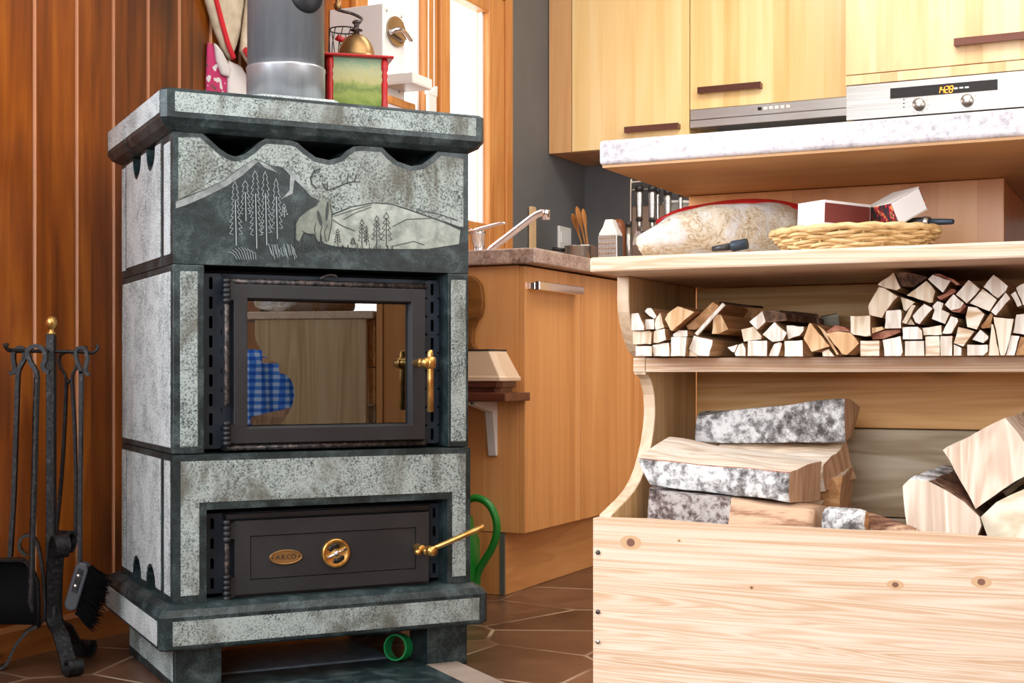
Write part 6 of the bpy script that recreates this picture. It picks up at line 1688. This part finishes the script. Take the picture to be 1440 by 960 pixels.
part('white_fold', pillow([(328, 84), (345, 92), (362, 118), (378, 130), (378, 190), (328, 190)], .010, .010), M['white_cloth'], tw)
part('white_fold', pillow([(308, 60), (318, 72), (331, 98), (328, 108), (318, 104), (311, 84)], .013, .008), M['white_cloth'], tw)

# ------------------------------------------------------------------ floor things
hp = thing('hearth_plate', 'dark slate hearth plate with pale stone border lying in front of the stove', 'hearth plate', SF, (.3, -.1, 0))
hx0, hx1, hy0, hy1 = .10, .500, -.62, .080
part('slate_plate', MB().box(hx0, hx1, hy0, hy1, .0005, .010), M['stone_dark'], hp, bevel=.002)
mb = MB().box(hx1 + .001, hx1 + .070, hy0, .002, .0005, .008); mb.box(hx0 - .05, hx0 - .001, hy0, .002, .0005, .008)
part('stone_border', mb, M['stone_border'] if 'stone_border' in M else M.setdefault('stone_border', plain('border_stone', (.30, .24, .20), .8, 0, .2, .2)), hp)
M['slate_pale'] = tint_stone('blue_slate', (.06, .085, .11), (.13, .165, .20), .4)
single('stone_slab', MB().box(.10, .46, .088, .30, .0005, .012), M['slate_pale'], SF, (.28, .19, 0), 'blue-grey stone slab lying under the stove behind the hearth plate', 'slab', bevel=.002)
rg = SF.hit(562, 925, 1, .10)
rc = Vector((SF.hit(560, 910, 1, .045)[0], .045, .0102)); rr = .0265
# ring of green tape leaning on edge, built from an outer and an inner wall
mb = MB(); rings = []
Rm = Matrix.Rotation(math.radians(-12), 4, 'X') @ Matrix.Rotation(math.radians(-52), 4, 'Z')
wd = .0125
for (r, t) in ((rr, -wd), (rr, wd), (rr - .0035, wd), (rr - .0035, -wd)):
    rings.append([tuple(Vector((rc.x, rc.y, .0125 + rr * .99)) + (Rm @ Vector((r * math.cos(2 * math.pi * k / 40), t, r * math.sin(2 * math.pi * k / 40))))) for k in range(40)])
mb.loft(rings, 0, wrap=True, cap=False, smooth=False)
lo = min(v[2] for v in mb.v); mb.v = [(v[0], v[1], v[2] + .0102 - lo) for v in mb.v]
single('tape_roll', mb, M['green_tape'], SF, (rc.x, rc.y, .0102), 'green roll of tape standing on the hearth plate under the stove', 'tape roll')
# watering can behind the stove
def wk(px, py): return Vector(KF.hit(px, py, 1, -2.02))
a = wk(672, 760)
wcx = wk(630, 780).x; wr_ = .085
can = thing('watering_can', 'green plastic watering can standing between stove and sink cabinet', 'watering can', KF, (wcx, -2.02, 0))
zt = wk(665, 728).z
part('can_body', MB().lathe([(.001, .001), (wr_ * .92, .001), (wr_, .012), (wr_ * .96, .16), (wr_ * .8, zt - .03), (wr_ * .75, zt), (wr_ * .70, zt), (wr_ * .9, .15), (wr_ * .9, .012), (.001, .008)], (wcx, -2.02, 0), 'z', 32), M['green'], can)
P = smooth_path([wk(655, 706), wk(666, 700), wk(680, 703), wk(691, 714), wk(698, 732), wk(698, 752), wk(691, 772), wk(680, 790), wk(672, 806), wk(668, 830)])
part('handle', MB().tube(P, .0095, 14, squash=(1, 1.15)), M['green'], can)
part('spout', MB().tube(smooth_path([(wcx - .07, -2.02, .06), (wcx - .13, -2.02, .14), (wcx - .18, -2.02, .24)]), [.022] * 4 + [.018] * 4 + [.014], 12), M['green'], can)

# stool with a checked towel, standing across the room: it shows only in the stove glass
gp = Vector(SF.hit(366, 520, 1, .03)); o_ = Vector((*SF.l((0, 0)), EYE)); dr_ = (gp - o_).normalized(); dr_.y *= -1
qs = gp + dr_ * 2.02
qw = SF.w(qs)
M['stool_black'] = plain('black_stool_paint', (.02, .018, .017), .4)
stl = thing('stool', 'black round stool carrying the blue checked towel, mirrored in the stove glass', 'stool', WF, (qw.x + .06, qw.y - .02, 0))
sx_, sy_, sz_ = qw.x + .06, qw.y - .02, .655
part('seat', MB().lathe([(.001, sz_ - .03), (.135, sz_ - .03), (.145, sz_ - .02), (.145, sz_ - .008), (.135, sz_), (.001, sz_)], (sx_, sy_, 0), 'z', 36), M['stool_black'], stl)
for k in range(4):
    a = math.radians(45 + 90 * k)
    part('leg', MB().tube([(sx_ + .10 * math.cos(a), sy_ + .10 * math.sin(a), sz_ - .031), (sx_ + .17 * math.cos(a), sy_ + .17 * math.sin(a), .0005)], [.014, .012], 12), M['stool_black'], stl)
part('foot_ring', MB().tube([(sx_ + .148 * math.cos(k * .2618), sy_ + .148 * math.sin(k * .2618), .22) for k in range(24)], .008, 8, closed=True), M['stool_black'], stl)
nn = NT('blue_check_cloth'); v = nn.coords((1, 1, 1), False)
def band(i):
    return nn.val(nn.math('SINE', nn.math('MULTIPLY', nn.axis(v, i), 260.0)), -.3, .3)
bb = nn.math('MULTIPLY', nn.math('ADD', band(0), band(2)), .5)
nn.set(nn.ramp(bb, [(.0, (.02, .10, .50)), (.5, (.08, .25, .72)), (1.0, (.45, .60, .85))]), .85, 0, .2); M['check'] = nn.mat
mb = MB(); grid = []
NX, NP = 14, 34
tdir = Vector((-.62, .78, 0)); pdir = Vector((.78, .62, 0))
prof_ = [( -.152 - .004, .30 + .345 * i / 14) for i in range(14)] + [(-.150 + .30 * i / 5, sz_ + .003) for i in range(6)] + [(.156, .645 - .15 * i / 6) for i in range(1, 7)]
rings = []
for s_i in range(2):
    pass
top = []; bot = []
for (u, z) in prof_:
    top.append([Vector((sx_, sy_, 0)) + tdir * 0 + Vector((-.78, -.62, 0)) * 0 + pdir * (w_ * .085) + tdir * (-u) + Vector((0, 0, z + .004 * math.sin(w_ * 6) * (0 if abs(u) < .15 else 1))) + tdir * (.006 * math.sin(w_ * 7 + z * 9) * (1 if abs(u) > .15 else 0)) for w_ in [(-1 + 2 * k / NX) for k in range(NX + 1)]])
n1 = NX + 1
for row in top: mb.v += [tuple(p) for p in row]
off = len(mb.v)
for i, row in enumerate(top):
    u, z = prof_[i]
    o2 = Vector((0, 0, .003)) if abs(u) < .15 else tdir * (-.003 if u > 0 else .003)
    mb.v += [tuple(p + o2) for p in row]
R_n = len(top)
for i in range(R_n - 1):
    for k in range(NX):
        a = i * n1 + k
        mb.face([a, a + 1, a + n1 + 1, a + n1], 0, True); mb.face([off + a, off + a + n1, off + a + n1 + 1, off + a + 1], 0, True)
for i in range(R_n - 1):
    for k in (0, NX): a = i * n1 + k; mb.face([a, a + n1, off + a + n1, off + a])
for k in range(NX):
    for i in (0, R_n - 1): a = i * n1 + k; mb.face([a, a + 1, off + a + 1, off + a])
single('towel', mb, M['check'], WF, (sx_, sy_, .30), 'blue checked towel draped over the black stool, mirrored in the stove glass', 'towel')
